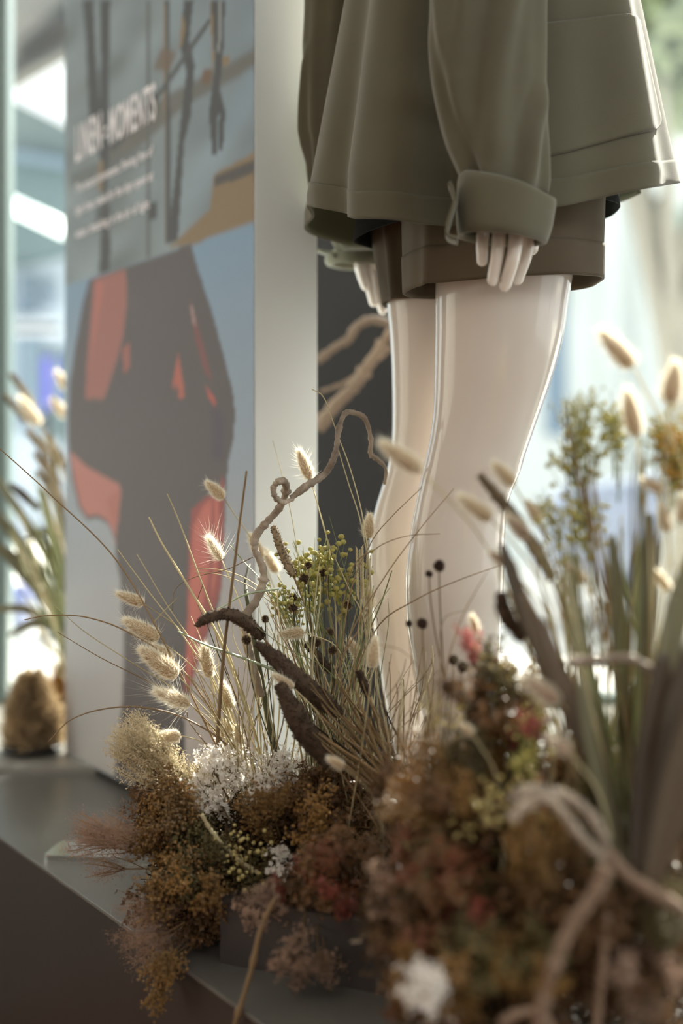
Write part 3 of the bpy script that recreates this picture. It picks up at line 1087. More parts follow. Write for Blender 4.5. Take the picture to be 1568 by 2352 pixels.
slab('cabinet_body', [(-70, 1372), (42, 1372), (42, 1452), (-70, 1452)], 8.6, 0.5, mat('cabinet_grey', srgb(126, 136, 170), 0.5), ub)
slab('cabinet_lid', [(-74, 1354), (44, 1354), (44, 1373), (-74, 1373)], 8.58, 0.54, mat('cabinet_blue', srgb(96, 112, 190), 0.5), ub)

# pale building across the street, right
D2 = 15.0
rb = thing('pale_building', 'pale hazy building with tall piers across the street on the right', 'building', (P(1400, 1090, D2).x, D2, GZ_))
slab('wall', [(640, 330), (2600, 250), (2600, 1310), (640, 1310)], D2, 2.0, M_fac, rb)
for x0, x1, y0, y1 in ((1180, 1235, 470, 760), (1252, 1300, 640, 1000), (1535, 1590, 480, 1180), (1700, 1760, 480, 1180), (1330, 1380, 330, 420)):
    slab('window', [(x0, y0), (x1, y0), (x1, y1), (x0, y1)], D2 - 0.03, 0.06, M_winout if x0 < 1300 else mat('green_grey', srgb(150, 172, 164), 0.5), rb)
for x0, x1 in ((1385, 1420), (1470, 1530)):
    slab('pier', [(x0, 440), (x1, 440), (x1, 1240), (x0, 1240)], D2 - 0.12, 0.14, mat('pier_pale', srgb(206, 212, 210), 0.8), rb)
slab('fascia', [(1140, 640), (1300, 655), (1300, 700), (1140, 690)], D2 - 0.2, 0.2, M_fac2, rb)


def tree(name, label, px, d, h, seed, cr):
    base = P(px, 1090, d)
    base.z = GZ_
    t = thing(name, label, 'tree', base, None)
    rg = np.random.default_rng(seed)
    tk = MB()
    tk.tube([base, base + Vector((0.05, 0, h * 0.4)), base + Vector((-0.04, 0.05, h * 0.75))], [0.11, 0.085, 0.05], 10, 4)
    top = np.array(base) + [0, 0, h]
    for i in range(9):
        a = rg.random() * 6.28
        s = np.array(base) + [0, 0, h * (0.4 + 0.35 * rg.random())]
        e = top + np.array([math.cos(a), math.sin(a), -0.1 + rg.random() * 0.7]) * cr * 0.8
        tk.tube([s, (s + e) / 2 + [0, 0, 0.1], e], [0.045, 0.03, 0.01], 6, 3)
    obj('trunk', tk.mesh('tree_trunk', M_bark), t)
    n = 2600
    q = rg.normal(size=(n, 3))
    q /= np.linalg.norm(q, axis=1)[:, None]
    q *= (rg.random(n) ** 0.45)[:, None] * np.array([cr, cr, cr * 0.8])
    c = top + q
    u = rg.normal(size=(n, 3)); u /= np.linalg.norm(u, axis=1)[:, None]
    w = np.cross(u, rg.normal(size=(n, 3))); w /= np.linalg.norm(w, axis=1)[:, None]
    s = (0.05 + 0.05 * rg.random(n))[:, None]
    v = np.stack([c - u * s, c + w * s * 0.5, c + u * s, c - w * s * 0.5], 1).reshape(-1, 3)
    f = np.arange(n * 4).reshape(-1, 4)
    me = bpy.data.meshes.new('tree_leaves')
    me.from_pydata(v.tolist(), [], f.tolist())
    me.materials.append(M_leaf)
    obj('foliage', me, t, kind='stuff')


tree('street_tree', 'hazy street tree beyond the right window pane, right of the jacket', 1545, 7.0, 3.1, 3, 0.6)


def car(name, label, origin, rot, m):
    c = thing(name, label, 'car', origin)
    prof = [(-2.1, 0.35), (-2.12, 0.75), (-1.95, 0.95), (-1.5, 1.02), (-0.95, 1.42), (0.35, 1.45), (1.05, 1.02), (1.95, 0.88), (2.12, 0.65), (2.1, 0.35)]
    pts = spline(np.array([(x, 0, z) for x, z in prof]), 4)
    rows = []
    for y, k in ((-0.86, 0.93), (-0.80, 0.985), (-0.55, 1.0), (0, 1.01), (0.55, 1.0), (0.80, 0.985), (0.86, 0.93)):
        r = pts.copy()
        r[:, 0] *= 0.5 + 0.5 * k
        r[:, 2] = 0.35 + (r[:, 2] - 0.35) * k
        r[:, 1] = y * np.where(r[:, 2] > 1.0, 1 - 0.28 * (r[:, 2] - 1.0) / 0.45, 1.0)
        rows.append(r)
    bb = MB()
    bb.rings(np.array(rows), True, True)
    parts = [('body', bb.mesh('car_body', m))]
    for sy in (-1, 1):
        g = MB()
        g.prism([(x, sy * (0.86 - 0.24 * max(0, z - 1.0) / 0.45) * 0.985, z) for x, z in ((-1.35, 1.06), (-0.88, 1.36), (0.30, 1.39), (0.88, 1.06))], (0, sy * 0.012, 0))
        parts.append(('window', g.mesh('car_window', M_carglass, False)))
        for wx in (-1.3, 1.3):
            w = MB()
            w.tube([(wx, sy * 0.66, 0.32), (wx, sy * 0.68, 0.32), (wx, sy * 0.86, 0.32), (wx, sy * 0.88, 0.32)], [0.26, 0.32, 0.32, 0.26], 24)
            parts.append(('wheel', w.mesh('car_wheel', M_tyre)))
    g = MB()
    g.prism([(1.12, -0.66, 1.06), (1.12, 0.66, 1.06), (0.5, 0.58, 1.42), (0.5, -0.58, 1.42)], (0.05, 0, 0.04))
    parts.append(('windscreen', g.mesh('car_windscreen', M_carglass, False)))
    for n_, me in parts:
        o = bpy.data.objects.new(n_, me)
        COL.objects.link(o)
        o.parent = c
    c.rotation_euler = (0, 0, rot)
    return c


car('parked_car', 'blue grey car parked outside behind the mannequin legs', (3.35, 9.0, GZ_), math.radians(176), M_car)
car('parked_car', 'pale silver car parked farther along the street at right', (5.6, 12.2, GZ_), math.radians(178), mat('car_paint_pale', srgb(196, 200, 206), 0.22, coat=1.0))
# ------------------------------------------------------------------ dried plants
M_fuzz = mat('tail_fuzz', srgb(250, 245, 230), 0.9, trans=0.6, spec=0.1)
M_tail = mat('tail_core', srgb(184, 158, 122), 0.95, trans=0.2, noise=(60, 0.2), spec=0.1, rnd=0.15)
M_tailp = mat('tail_core_rosy', srgb(150, 118, 96), 0.95, trans=0.25, noise=(60, 0.2), spec=0.1)
M_straw = mat('straw', srgb(200, 188, 150), 0.55, trans=0.25, noise=(8, 0.25))
M_straw_b = mat('straw_brown', srgb(146, 120, 86), 0.55, trans=0.2, noise=(8, 0.25))
M_green = mat('dry_green', srgb(136, 142, 92), 0.55, trans=0.25, noise=(8, 0.25))
M_greenp = mat('pale_green_blade', srgb(178, 188, 158), 0.5, trans=0.3)
M_greend = mat('dark_green_blade', srgb(76, 78, 50), 0.6, trans=0.2)
M_spike = mat('millet_brown', srgb(78, 62, 48), 0.9, trans=0.25, noise=(120, 0.45))
M_spikeg = mat('millet_grey', srgb(138, 122, 98), 0.9, trans=0.2, noise=(120, 0.4))
M_ballhead = mat('seed_ball_dark', srgb(64, 46, 36), 0.9)
M_prick = mat('seed_ball_prickle', srgb(176, 148, 100), 0.7, trans=0.3)
M_willow = mat('willow_bark', srgb(98, 74, 58), 0.7, noise=(30, 0.5, srgb(188, 172, 152)), bump=(160, 0.0014), rnd=0.1)
M_willowd = mat('willow_bark_dark', srgb(122, 100, 82), 0.8, noise=(14, 0.3))
M_yel = mat('yellow_buttons', srgb(172, 164, 92), 0.8, trans=0.15, noise=(90, 0.2))
M_ora = mat('ochre_buttons', srgb(190, 148, 70), 0.8, trans=0.15, noise=(90, 0.2))
M_white = mat('white_florets', srgb(250, 246, 240), 0.8, trans=0.5, spec=0.1)
M_ochre = mat('ochre_florets', srgb(150, 116, 66), 0.42, trans=0.3, noise=(60, 0.4), spec=0.5)
M_brown = mat('brown_florets', srgb(112, 82, 52), 0.42, trans=0.3, noise=(60, 0.4), spec=0.5)
M_rust = mat('rust_florets', srgb(134, 86, 60), 0.45, trans=0.3, noise=(60, 0.35), spec=0.4)
M_red = mat('red_florets', srgb(138, 74, 60), 0.5, trans=0.3, noise=(60, 0.35), spec=0.4)
M_pink = mat('dusty_pink_florets', srgb(158, 134, 118), 0.8, trans=0.3, noise=(60, 0.25), spec=0.1)
M_olivef = mat('olive_florets', srgb(112, 102, 66), 0.42, trans=0.3, noise=(60, 0.4), spec=0.5)
M_rose = mat('rose_florets', srgb(176, 104, 100), 0.8, trans=0.3, noise=(60, 0.3), spec=0.1)
M_wisp = mat('wisp', srgb(214, 200, 170), 0.8, trans=0.4)
M_wispp = mat('wisp_pink', srgb(172, 142, 124), 0.8, trans=0.35)
M_glint = mat('glint_beads', srgb(206, 192, 130), 0.15, trans=0.35, noise=(60, 0.2), spec=0.8)  # glossy pale beads, added to the mounds to give bright glints
M_stem = mat('dry_stem', srgb(110, 88, 52), 0.7, noise=(20, 0.3))
M_strap = mat('strap_leaf', srgb(116, 112, 86), 0.45, trans=0.25, noise=(5, 0.3), stretch=(4, 4, 1))
M_strapb = mat('strap_leaf_brown', srgb(92, 76, 58), 0.5, trans=0.2, noise=(5, 0.3))
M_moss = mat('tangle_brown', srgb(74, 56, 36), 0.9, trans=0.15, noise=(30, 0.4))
M_bush = mat('tan_bush', srgb(190, 168, 134), 0.9, trans=0.3, noise=(40, 0.3))
M_bushd = mat('tan_bush_amber', srgb(182, 132, 66), 0.9, trans=0.3, noise=(40, 0.3))


def tri_mesh(name, v, f, m, smooth=False):
    me = bpy.data.meshes.new(name)
    me.from_pydata(np.asarray(v).tolist(), [], [list(map(int, q)) for q in f])
    if smooth:
        me.polygons.foreach_set('use_smooth', [True] * len(me.polygons))
    me.materials.append(m)
    return me


def spikes(c, d, length, width, rg):
    """One thin triangle per hair: foot c, direction d."""
    n = len(c)
    s = np.cross(d, rg.normal(size=(n, 3)))
    s /= np.linalg.norm(s, axis=1)[:, None] + 1e-9
    w = np.asarray(width).reshape(-1, 1) * np.ones((n, 1))
    v = np.stack([c - s * w / 2, c + s * w / 2, c + d * np.asarray(length).reshape(-1, 1)], 1).reshape(-1, 3)
    return v, np.arange(3 * n).reshape(-1, 3)


# --- bunny tails: unit-length heads along +Z (foot at 0), shared by all
def tail_meshes(seed, fat, nh, hl, wild):
    rg = np.random.default_rng(seed)
    prof = lambda t: fat * np.sqrt(np.clip(np.sin(math.pi * np.clip(t, 0, 1) ** 0.8), 0, 1)) * (1 - 0.25 * t)
    t = np.linspace(0.0, 1, 12)
    mb = MB()
    a = np.arange(14) * 2 * math.pi / 14
    rr = [np.stack([max(0.004, prof(q)) * np.cos(a), max(0.004, prof(q)) * np.sin(a), 0 * a + 0.04 + 0.88 * q], 1) for q in t]
    mb.rings(rr)
    core = mb.mesh('tail_core', M_tail)
    q = rg.random(nh)
    an = rg.random(nh) * 6.283
    r = prof(q)
    c = np.stack([r * np.cos(an), r * np.sin(an), 0.04 + 0.88 * q], 1) * np.array([0.94, 0.94, 1])
    out = np.stack([np.cos(an), np.sin(an), 0.55 + 1.5 * q ** 2], 1) + rg.normal(size=(nh, 3)) * 0.33
    out /= np.linalg.norm(out, axis=1)[:, None]
    L = hl * (0.55 + 0.6 * rg.random(nh)) * (1 + wild * (rg.random(nh) > 0.9) * rg.random(nh) * 1.6)
    v, f = spikes(c, out, L, 0.0068, rg)
    fz = tri_mesh('tail_fuzz', v, f, M_fuzz)
    core2 = core.copy()
    core2.materials.clear()
    core2.materials.append(M_tailp)
    return core, fz, core2


TAILS = [tail_meshes(1, 0.165, 2300, 0.115, 1.4), tail_meshes(2, 0.19, 2300, 0.13, 1.2), tail_meshes(3, 0.15, 2300, 0.11, 1.8), tail_meshes(5, 0.14, 1500, 0.22, 2.6)]


def frame_to(d):
    return d.to_track_quat('Z', 'Y').to_matrix().to_4x4()


def child(name, me, root, mtx, kind=None):
    """A part placed by a world matrix, its thing's root having only a location."""
    o = bpy.data.objects.new(name, me)
    COL.objects.link(o)
    o.parent = root
    o.matrix_basis = Matrix.Translation(-root.location) @ mtx
    if kind:
        o['kind'] = kind
    return o


def to_root(p0, p1, root, bow=0.12, n=3):
    """Stem points from the head's foot down to the root, leaving the head along its axis."""
    d = (p1 - p0)
    L = (root - p1).length
    c1 = p1 + d.normalized() * L * 0.35
    pts = []
    for k in range(n + 1):
        t = k / n
        pts.append((1 - t) ** 2 * p1 + 2 * t * (1 - t) * c1 + t * t * root)
    return pts


def bunny_tail(tip, foot, d, root, label, variant=0, rosy=False, stem=0.0008, tilt=0.0, fat=1.0, group=None, dfoot=None):
    a, b = P(tip[0], tip[1], d + tilt), P(foot[0], foot[1], d if dfoot is None else dfoot)
    r = root if isinstance(root, Vector) else P(*root)
    t = thing('bunny_tail_grass', label, 'dried grass', r, group)
    core, fz, rose = TAILS[variant % 4]
    ax = a - b
    L = ax.length
    mtx = Matrix.Translation(b) @ frame_to(ax) @ Matrix.Diagonal((L * fat, L * fat, L, 1))
    sm = MB()
    pts = to_root(a, b, r)
    sm.tube(pts, [stem * 0.8] * 2 + [stem] * (len(pts) - 2), 5, 6)
    obj('stem', sm.mesh('tail_stem', M_straw), t)
    h = child('head', rose if rosy else core, t, mtx)
    o = bpy.data.objects.new('fuzz', fz)
    COL.objects.link(o)
    o.parent = h
    o['kind'] = 'stuff'
    return t


RA = lambda x=700, y=1900, d=1.46: P(x, y, d)
BT = [
    ((262, 1360), (334, 1388), 1.49, (600, 1900, 1.45), 'bunny tail grass head farthest left and highest of the left fan, against the dark dress print', 2),
    ((277, 1420), (369, 1470), 1.46, (610, 1900, 1.44), 'long bunny tail grass head second from the top of the left fan', 0),
    ((345, 1478), (400, 1520), 1.51, (620, 1880, 1.47), 'short bunny tail grass head half hidden behind two longer ones in the left fan', 1),
    ((313, 1484), (412, 1556), 1.44, (600, 1900, 1.42), 'longest bunny tail grass head in the middle of the left fan', 0),
    ((350, 1584), (440, 1621), 1.43, (600, 1890, 1.42), 'wild haired bunny tail grass head low in the left fan above the white flowers', 3),
    ((350, 1693), (418, 1690), 1.43, (560, 1860, 1.43), 'plump level bunny tail grass head just above the wispy grass at left', 1),
    ((467, 1474), (482, 1560), 1.46, (560, 1880, 1.44), 'upright bunny tail grass head in front of the red dress hem', 2),
    ((507, 1560), (531, 1630), 1.47, (570, 1870, 1.45), 'upright tan bunny tail grass head beside the straight brown stalk', 0),
    ((515, 1650), (535, 1690), 1.46, (590, 1880, 1.44), 'small greenish bunny tail grass bud above the white flowers', 1),
    ((543, 1662), (553, 1712), 1.45, (590, 1880, 1.44), 'small greyish bunny tail grass bud right of the greenish bud', 1),
    ((470, 1103), (516, 1147), 1.56, (620, 1880, 1.48), 'bunny tail grass head high against the dress print, without long hairs', 1),
    ((476, 1230), (510, 1288), 1.50, (600, 1880, 1.46), 'bristling bunny tail grass head with long reddish hairs against the dress print', 3),
    ((683, 1028), (714, 1104), 1.53, (740, 1880, 1.48), 'tapering bunny tail grass head against the white panel edge', 2),
    ((849, 1176), (845, 1240), 1.53, (800, 1880, 1.48), 'bunny tail grass head touching the mannequin calf on its left side', 1),
    ((638, 1458), (702, 1453), 1.45, (790, 1880, 1.44), 'bright level bunny tail grass head among the black seed balls', 1),
    ((570, 1222), (604, 1284), 1.63, (650, 1800, 1.56), 'blurred bunny tail grass head behind the curly twig', 0),
    ((604, 1258), (638, 1318), 1.64, (665, 1800, 1.57), 'blurred bunny tail grass head behind the curly twig, the lower of two', 0),
    ((862, 1458), (854, 1538), 1.33, (800, 1900, 1.36), 'soft tan bunny tail grass head in front of the far leg', 2),
    ((836, 1338), (852, 1402), 1.56, (800, 1880, 1.48), 'white lit bunny tail grass head beside the wheat ear', 1),
    ((842, 1404), (852, 1446), 1.55, (800, 1880, 1.48), 'small white bunny tail grass head under the lit one by the far leg', 1),
    ((622, 1546), (676, 1582), 1.38, (800, 1850, 1.40), 'small white tipped bunny tail grass head lying between two brown millet spikes', 2),
    ((797, 1462), (832, 1524), 1.50, (790, 1880, 1.46), 'pale slanting bunny tail grass head among the dense stems left of the far leg', 0),
    ((748, 1738), (792, 1764), 1.22, (880, 2000, 1.28), 'small rosy bunny tail head over the end of the thick millet spike', 1),
]
for i, (a, b, d, r, lab, va) in enumerate(BT):
    bunny_tail(a, b, d, r, lab, va, fat=1.08 if va != 3 else 1.0)
BF = [
    ((1372, 752), (1457, 848), 1.06, (1440, 2100, 1.04), 'highest bunny tail grass head at right, slanting left against the street', 0, False),
    ((1438, 886), (1462, 1008), 1.06, (1450, 2100, 1.04), 'long upright bunny tail grass head with a bright rim, below the highest one', 2, False),
    ((1553, 822), (1538, 934), 1.04, (1490, 2100, 1.04), 'broad upright bunny tail grass head near the right edge of the picture', 1, False),
    ((866, 1010), (972, 1086), 1.10, (1290, 1900, 1.07), 'slanting bunny tail grass head crossing in front of both legs above the calves', 2, False),
    ((1046, 1134), (1132, 1196), 1.10, (1300, 1900, 1.06), 'stout bunny tail grass head in front of the near calf', 0, False),
    ((1128, 1058), (1182, 1118), 1.10, (1300, 1900, 1.06), 'round bunny tail grass head at the back edge of the near leg', 1, False),
    ((1158, 1178), (1216, 1242), 1.08, (1320, 1900, 1.05), 'brown bunny tail grass head just right of the near calf', 1, True),
    ((1208, 1146), (1242, 1208), 1.10, (1330, 1900, 1.06), 'small soft bunny tail grass head against the blue grey car', 1, False),
    ((1118, 1262), (1172, 1304), 1.08, (1320, 1900, 1.05), 'small brown bunny tail grass head low beside the near shin', 2, True),
    ((1468, 1098), (1530, 1132), 1.05, (1480, 2050, 1.04), 'pale round bunny tail grass head with a wide glowing halo', 1, False),
    ((1518, 1148), (1534, 1228), 1.05, (1500, 2050, 1.04), 'slim bunny tail grass head below the glowing round one', 2, False),
    ((1572, 1130), (1566, 1205), 1.05, (1520, 2050, 1.04), 'bunny tail grass head cut by the right edge of the picture', 1, False),
    ((1190, 1548), (1288, 1618), 1.00, (1400, 2100, 1.02), 'large rosy brown bunny tail grass head among the dark leaves', 0, True),
    ((1256, 1688), (1312, 1734), 0.98, (1400, 2150, 1.00), 'rosy brown bunny tail grass head under the large rosy one', 1, True),
    ((1288, 1288), (1344, 1342), 1.08, (1400, 1950, 1.05), 'white glowing bunny tail grass head among the strap leaves', 1, False),
    ((1082, 1408), (1094, 1456), 1.16, (1150, 1900, 1.12), 'small bunny tail grass head over the rosy flowers by the near shin', 1, False),
    ((1050, 1656), (1088, 1692), 1.06, (1150, 2050, 1.05), 'small white bunny tail grass head in the mound in front of the legs', 1, False),
    ((1494, 1300), (1540, 1360), 1.08, (1500, 1950, 1.05), 'cream bunny tail grass head low among the right strap leaves', 2, False),
]
for a, b, d, r, lab, va, ro in BF:
    bunny_tail(a, b, d, r, lab, va, ro, 0.0011, fat=1.05)
BL = [
    ((127, 848), (158, 898), 2.42, (180, 1560, 2.45), 'small white bunny tail grass head behind the poster panel, the upper of two', 1),
    ((116, 912), (156, 962), 2.40, (180, 1560, 2.45), 'small white bunny tail grass head behind the poster panel, the lower of two', 1),
    ((42, 908), (92, 980), 2.42, (175, 1560, 2.45), 'slim white bunny tail grass head in the window at far left', 2),
]
for a, b, d, r, lab, va in BL:
    bunny_tail(a, b, d, r, lab, va, stem=0.0013)


# --- millet spikes: knobbly brown rods
def seed_spike(path, d, radpx, m, label, root=None, seed=0, stem_m=M_straw_b):
    dd = d if hasattr(d, '__len__') else [d] * len(path)
    pts = np.array([list(P(x, y, e)) for (x, y), e in zip(path, dd)])
    rad = np.interp(np.linspace(0, 1, len(pts)), np.linspace(0, 1, len(radpx)), radpx) / FPX * np.mean(dd)
    p, r = spline(pts, 10, rad)
    rg = np.random.default_rng(seed)
    rt = P(*root) if root else Vector(p[-1])
    t = thing('millet_spike', label, 'seed spike', rt)
    mb = MB()
    mb.tube(p, r * 0.8, 10)
    seg = np.linalg.norm(np.diff(p, axis=0), axis=1).sum()
    n = int(min(1500, max(260, seg / 0.0011 * np.mean(r) / 0.0012 * 1.1)))
    u = rg.random(n) * (len(p) - 1.001)
    i = u.astype(int)
    c = p[i] + (p[i + 1] - p[i]) * (u - i)[:, None]
    ri = r[i] * 0.8
    ax = p[i + 1] - p[i]
    ax /= np.linalg.norm(ax, axis=1)[:, None]
    o = np.cross(ax, rg.normal(size=(n, 3)))
    o /= np.linalg.norm(o, axis=1)[:, None]
    g = 0.0013 * (0.5 + 0.7 * rg.random(n))
    cc = c + o * (ri * (0.9 + 0.2 * rg.random(n)))[:, None]
    s = np.cross(ax, o)
    v = np.stack([cc + o * g[:, None] * 1.2 - ax * g[:, None] * 0.9, cc + s * g[:, None], cc - ax * g[:, None] * 0.5 * 0 + ax * g[:, None], cc - s * g[:, None], cc - o * g[:, None]], 1).reshape(-1, 3)
    f = []
    for k in range(n):
        b = 5 * k
        f += [(b, b + 1, b + 2), (b, b + 2, b + 3), (b, b + 3, b + 4), (b, b + 4, b + 1)]
    obj('spike', mb.mesh('millet_core', m), t)
    gr = tri_mesh('millet_grains', v, f, m)
    q = obj('grain', gr, t, kind='stuff')
    if root:
        st = MB()
        e = Vector(p[-1])
        st.tube(to_root(Vector(p[-4]), e, rt), 0.0012, 5, 5)
        obj('stem', st.mesh('millet_stem', stem_m), t)
    return t


seed_spike([(449, 1438), (478, 1419), (520, 1410), (562, 1428), (602, 1462)], [1.40, 1.40, 1.41, 1.42, 1.43], [5, 15, 17, 19, 16], M_spike, 'hooked brown millet spike tip in front of the dress print, curving left', (760, 1800, 1.44), 1)
seed_spike([(588, 1476), (640, 1520), (700, 1574), (745, 1612), (784, 1642)], 1.40, [10, 24, 27, 25, 12], M_spike, 'long dark millet spike slanting from the hooked one down to the stems', (930, 1830, 1.36), 2)
seed_spike([(640, 1570), (672, 1630), (700, 1680), (728, 1716), (762, 1752)], 1.36, [14, 30, 33, 30, 22], M_spike, 'thickest dark millet spike, standing over the white flowers', (900, 1960, 1.32), 3)
seed_spike([(627, 1208), (640, 1246), (656, 1286), (674, 1322)], 1.49, [8, 12, 13, 11], M_spikeg, 'thin grey brown millet spike against the white panel edge', (740, 1700, 1.46), 4)
seed_spike([(823, 1540), (834, 1568), (848, 1600)], 1.38, [7, 11, 9], M_spike, 'short dark millet spike among stems left of the far leg', (900, 1850, 1.36), 5)
seed_spike([(700, 1478), (735, 1512), (760, 1545)], 1.49, [7, 11, 9], M_spike, 'short brown millet spike behind the long dark one', (820, 1800, 1.45), 6)
seed_spike([(24, 858), (48, 890), (78, 932)], 2.45, [7, 10, 8], M_spikeg, 'blurred brown seed spike highest in the window at far left', (170, 1500, 2.45), 7)
seed_spike([(10, 905), (34, 935), (60, 968)], 2.46, [7, 9, 8], M_spikeg, 'blurred seed spike below the highest one at far left', (170, 1500, 2.45), 8)
seed_spike([(22, 1112), (52, 1136), (88, 1168)], 2.40, [8, 12, 9], M_spike, 'dark seed spike level with the poster knees at far left', (170, 1480, 2.42), 9)
for k, (a, b) in enumerate((((62, 990), (112, 1052)), ((78, 1040), (130, 1110)), ((84, 1080), (146, 1168)), ((104, 1000), (150, 1080)))):
    seed_spike([a, ((a[0] + b[0]) / 2, (a[1] + b[1]) / 2 - 4), b], 2.42 + 0.01 * k, [7, 12, 9], M_spikeg, ['upper left', 'middle left', 'lowest', 'inner'][k] + ' tan seed spike in the cluster against the poster panel edge at left', (172, 1480, 2.45), 20 + k)
# foreground spikes on the right
seed_spike([(1100, 1090), (1150, 1150), (1200, 1210)], 1.12, [8, 16, 14], M_spikeg, 'blurred seed spike beside the near calf', (1330, 1850, 1.08), 31)
seed_spike([(1190, 1212), (1230, 1260), (1268, 1330)], 1.10, [10, 20, 14], M_spikeg, 'straw coloured blurred seed spike right of the near shin', (1360, 1850, 1.07), 32)
seed_spike([(1150, 1360), (1160, 1410), (1200, 1470)], 1.08, [14, 24, 14], M_spike, 'broad dark seed head in front of the near shin', (1330, 1850, 1.05), 33)

# wheat-like ear
t = thing('wheat_ear', 'golden wheat like ear standing left of the far calf', 'dried grass', P(800, 1850, 1.48))
wm = MB()
for k in range(34):
    y = 1262 + k * 3.4
    sgn = (-1) ** k
    c = np.array(P(826 + sgn * 5 + (y - 1300) * 0.02, y, 1.49))
    ax = np.array([sgn * 0.35, random.uniform(-0.4, 0.4), 1.0])
    ax /= np.linalg.norm(ax)
    wm.tube([c - ax * 0.0022, c, c + ax * 0.0026, c + ax * 0.0060], [0.0003, 0.0012, 0.0009, 0.0001], 5)
obj('ear', wm.mesh('wheat_ear', M_straw), t, kind='stuff')
wm = MB()
wm.tube([P(826, 1262, 1.49), P(829, 1380, 1.49), P(826, 1560, 1.49), P(800, 1850, 1.48)], 0.0007, 5, 6)
obj('stem', wm.mesh('wheat_stem', M_straw), t)


# --- black seed balls on wiry stems
def ball_mesh(seed):
    rg = np.random.default_rng(seed)
    mb = MB()
    mb.ball((0, 0, 0), 0.72, 8, 12)
    core = mb.mesh('seed_ball', M_ballhead)
    d = rg.normal(size=(420, 3))
    d /= np.linalg.norm(d, axis=1)[:, None]
    v, f = spikes(d * 0.66, d, 0.42 + 0.25 * rg.random(420), 0.14, rg)
    dark = tri_mesh('seed_points', v, f, M_ballhead)
    d = d[:240] + rg.normal(size=(240, 3)) * 0.1
    v, f = spikes(d * 0.8, d, 0.55 + 0.3 * rg.random(240), 0.05, rg)
    return core, dark, tri_mesh('seed_prickles', v, f, M_prick)


BALLM = ball_mesh(5)
SB = [(1008, 1300, 13, 1.26, (1020, 1560, 1.26), 'largest black seed ball against the near shin, uppermost'),
      (985, 1318, 8, 1.26, (1020, 1560, 1.26), 'tiny black seed ball beside the uppermost one on the near shin'),
      (969, 1432, 12, 1.26, (1000, 1700, 1.26), 'black seed ball midway down between the two shins'),
      (939, 1432, 8, 1.27, (990, 1700, 1.26), 'tiny black seed ball at the gap between the shins'),
      (1041, 1516, 11, 1.24, (1010, 1800, 1.24), 'black seed ball at the edge of the right flower mound, upper'),
      (1062, 1532, 13, 1.22, (1030, 1800, 1.24), 'brown blurred seed ball touching the right flower mound'),
      (1027, 1578, 12, 1.23, (1000, 1800, 1.24), 'black seed ball low in front of the near shin'),
      (699, 1330, 11, 1.46, (760, 1700, 1.45), 'round black seed ball just right of the grey millet spike'),
      (707, 1299, 8, 1.47, (750, 1700, 1.45), 'small black seed ball above the round one, in the yellow buttons'),
      (673, 1397, 10, 1.46, (740, 1700, 1.45), 'black seed ball under the yellow buttons at their left'),
      (673, 1372, 9, 1.48, (745, 1700, 1.45), 'ragged black seed ball just above another at the left of the yellow buttons'),
      (566, 1470, 10, 1.43, (640, 1750, 1.44), 'black seed ball beside the hooked millet spike'),
      (609, 1422, 8, 1.46, (640, 1750, 1.45), 'pale edged small seed ball against the white panel foot'),
      (758, 1452, 8, 1.46, (780, 1720, 1.45), 'small black seed ball in the middle of the green stems'),
      (728, 1476, 9, 1.46, (770, 1720, 1.45), 'black seed ball right of the bright level bunny tail'),
      (763, 1494, 9, 1.44, (790, 1720, 1.45), 'lowest black seed ball in the green stems'),
      (798, 1390, 9, 1.49, (800, 1720, 1.46), 'brown seed ball left of the wheat ear'),
      (742, 1316, 9, 1.50, (770, 1700, 1.47), 'tan seed ball within the yellow buttons'),
      (716, 1470, 7, 1.47, (760, 1720, 1.45), 'tiny black seed ball left of its larger neighbour in the green stems')]
for x, y, r, d, rt, lab in SB:
    c = P(x, y, d)
    rr_ = P(*rt)
    t = thing('seed_ball_flower', lab, 'seed head', rr_)
    s = r / FPX * d
    mtx = Matrix.Translation(c) @ Matrix.Rotation(random.random() * 6, 4, (random.random(), random.random(), 0.3)) @ Matrix.Diagonal((s, s, s * 1.1, 1))
    h = child('seed_ball', BALLM[0], t, mtx)
    for n_, me in (('points', BALLM[1]), ('prickles', BALLM[2])):
        if n_ == 'prickles' and x > 930:
            continue
        o = bpy.data.objects.new(n_, me)
        COL.objects.link(o)
        o.parent = h
        o['kind'] = 'stuff'
    st = MB()
    up_ = c + Vector((0, 0, 0.02))
    st.tube(to_root(up_, c, rr_), 0.00065, 5, 6)
    obj('stem', st.mesh('ball_stem', M_greend if x < 930 else M_stem), t)


# --- twisted willow twigs
def twig(path, d, radpx, m, label, name='willow_twig', n=9):
    dd = d if hasattr(d, '__len__') else [d] * len(path)
    pts = [P(x, y, e) for (x, y), e in zip(path, dd)]
    rad = [q / FPX * np.mean(dd) for q in np.interp(np.linspace(0, 1, len(pts)), np.linspace(0, 1, len(radpx)), radpx)]
    p, r = spline(np.array([list(q) for q in pts]), 8, rad)
    rg = np.random.default_rng(int(path[0][0]))
    r = r * (1 + 0.12 * rg.normal(size=len(r)))
    kn = rg.random(len(r)) > 0.93
    r = r * np.where(kn, 1.3, 1.0)
    mb = MB()
    mb.tube(p - p[-1], r, n)
    o = obj(name, mb.mesh(name, m), None, loc=p[-1])
    return tag(o, label, 'twig')


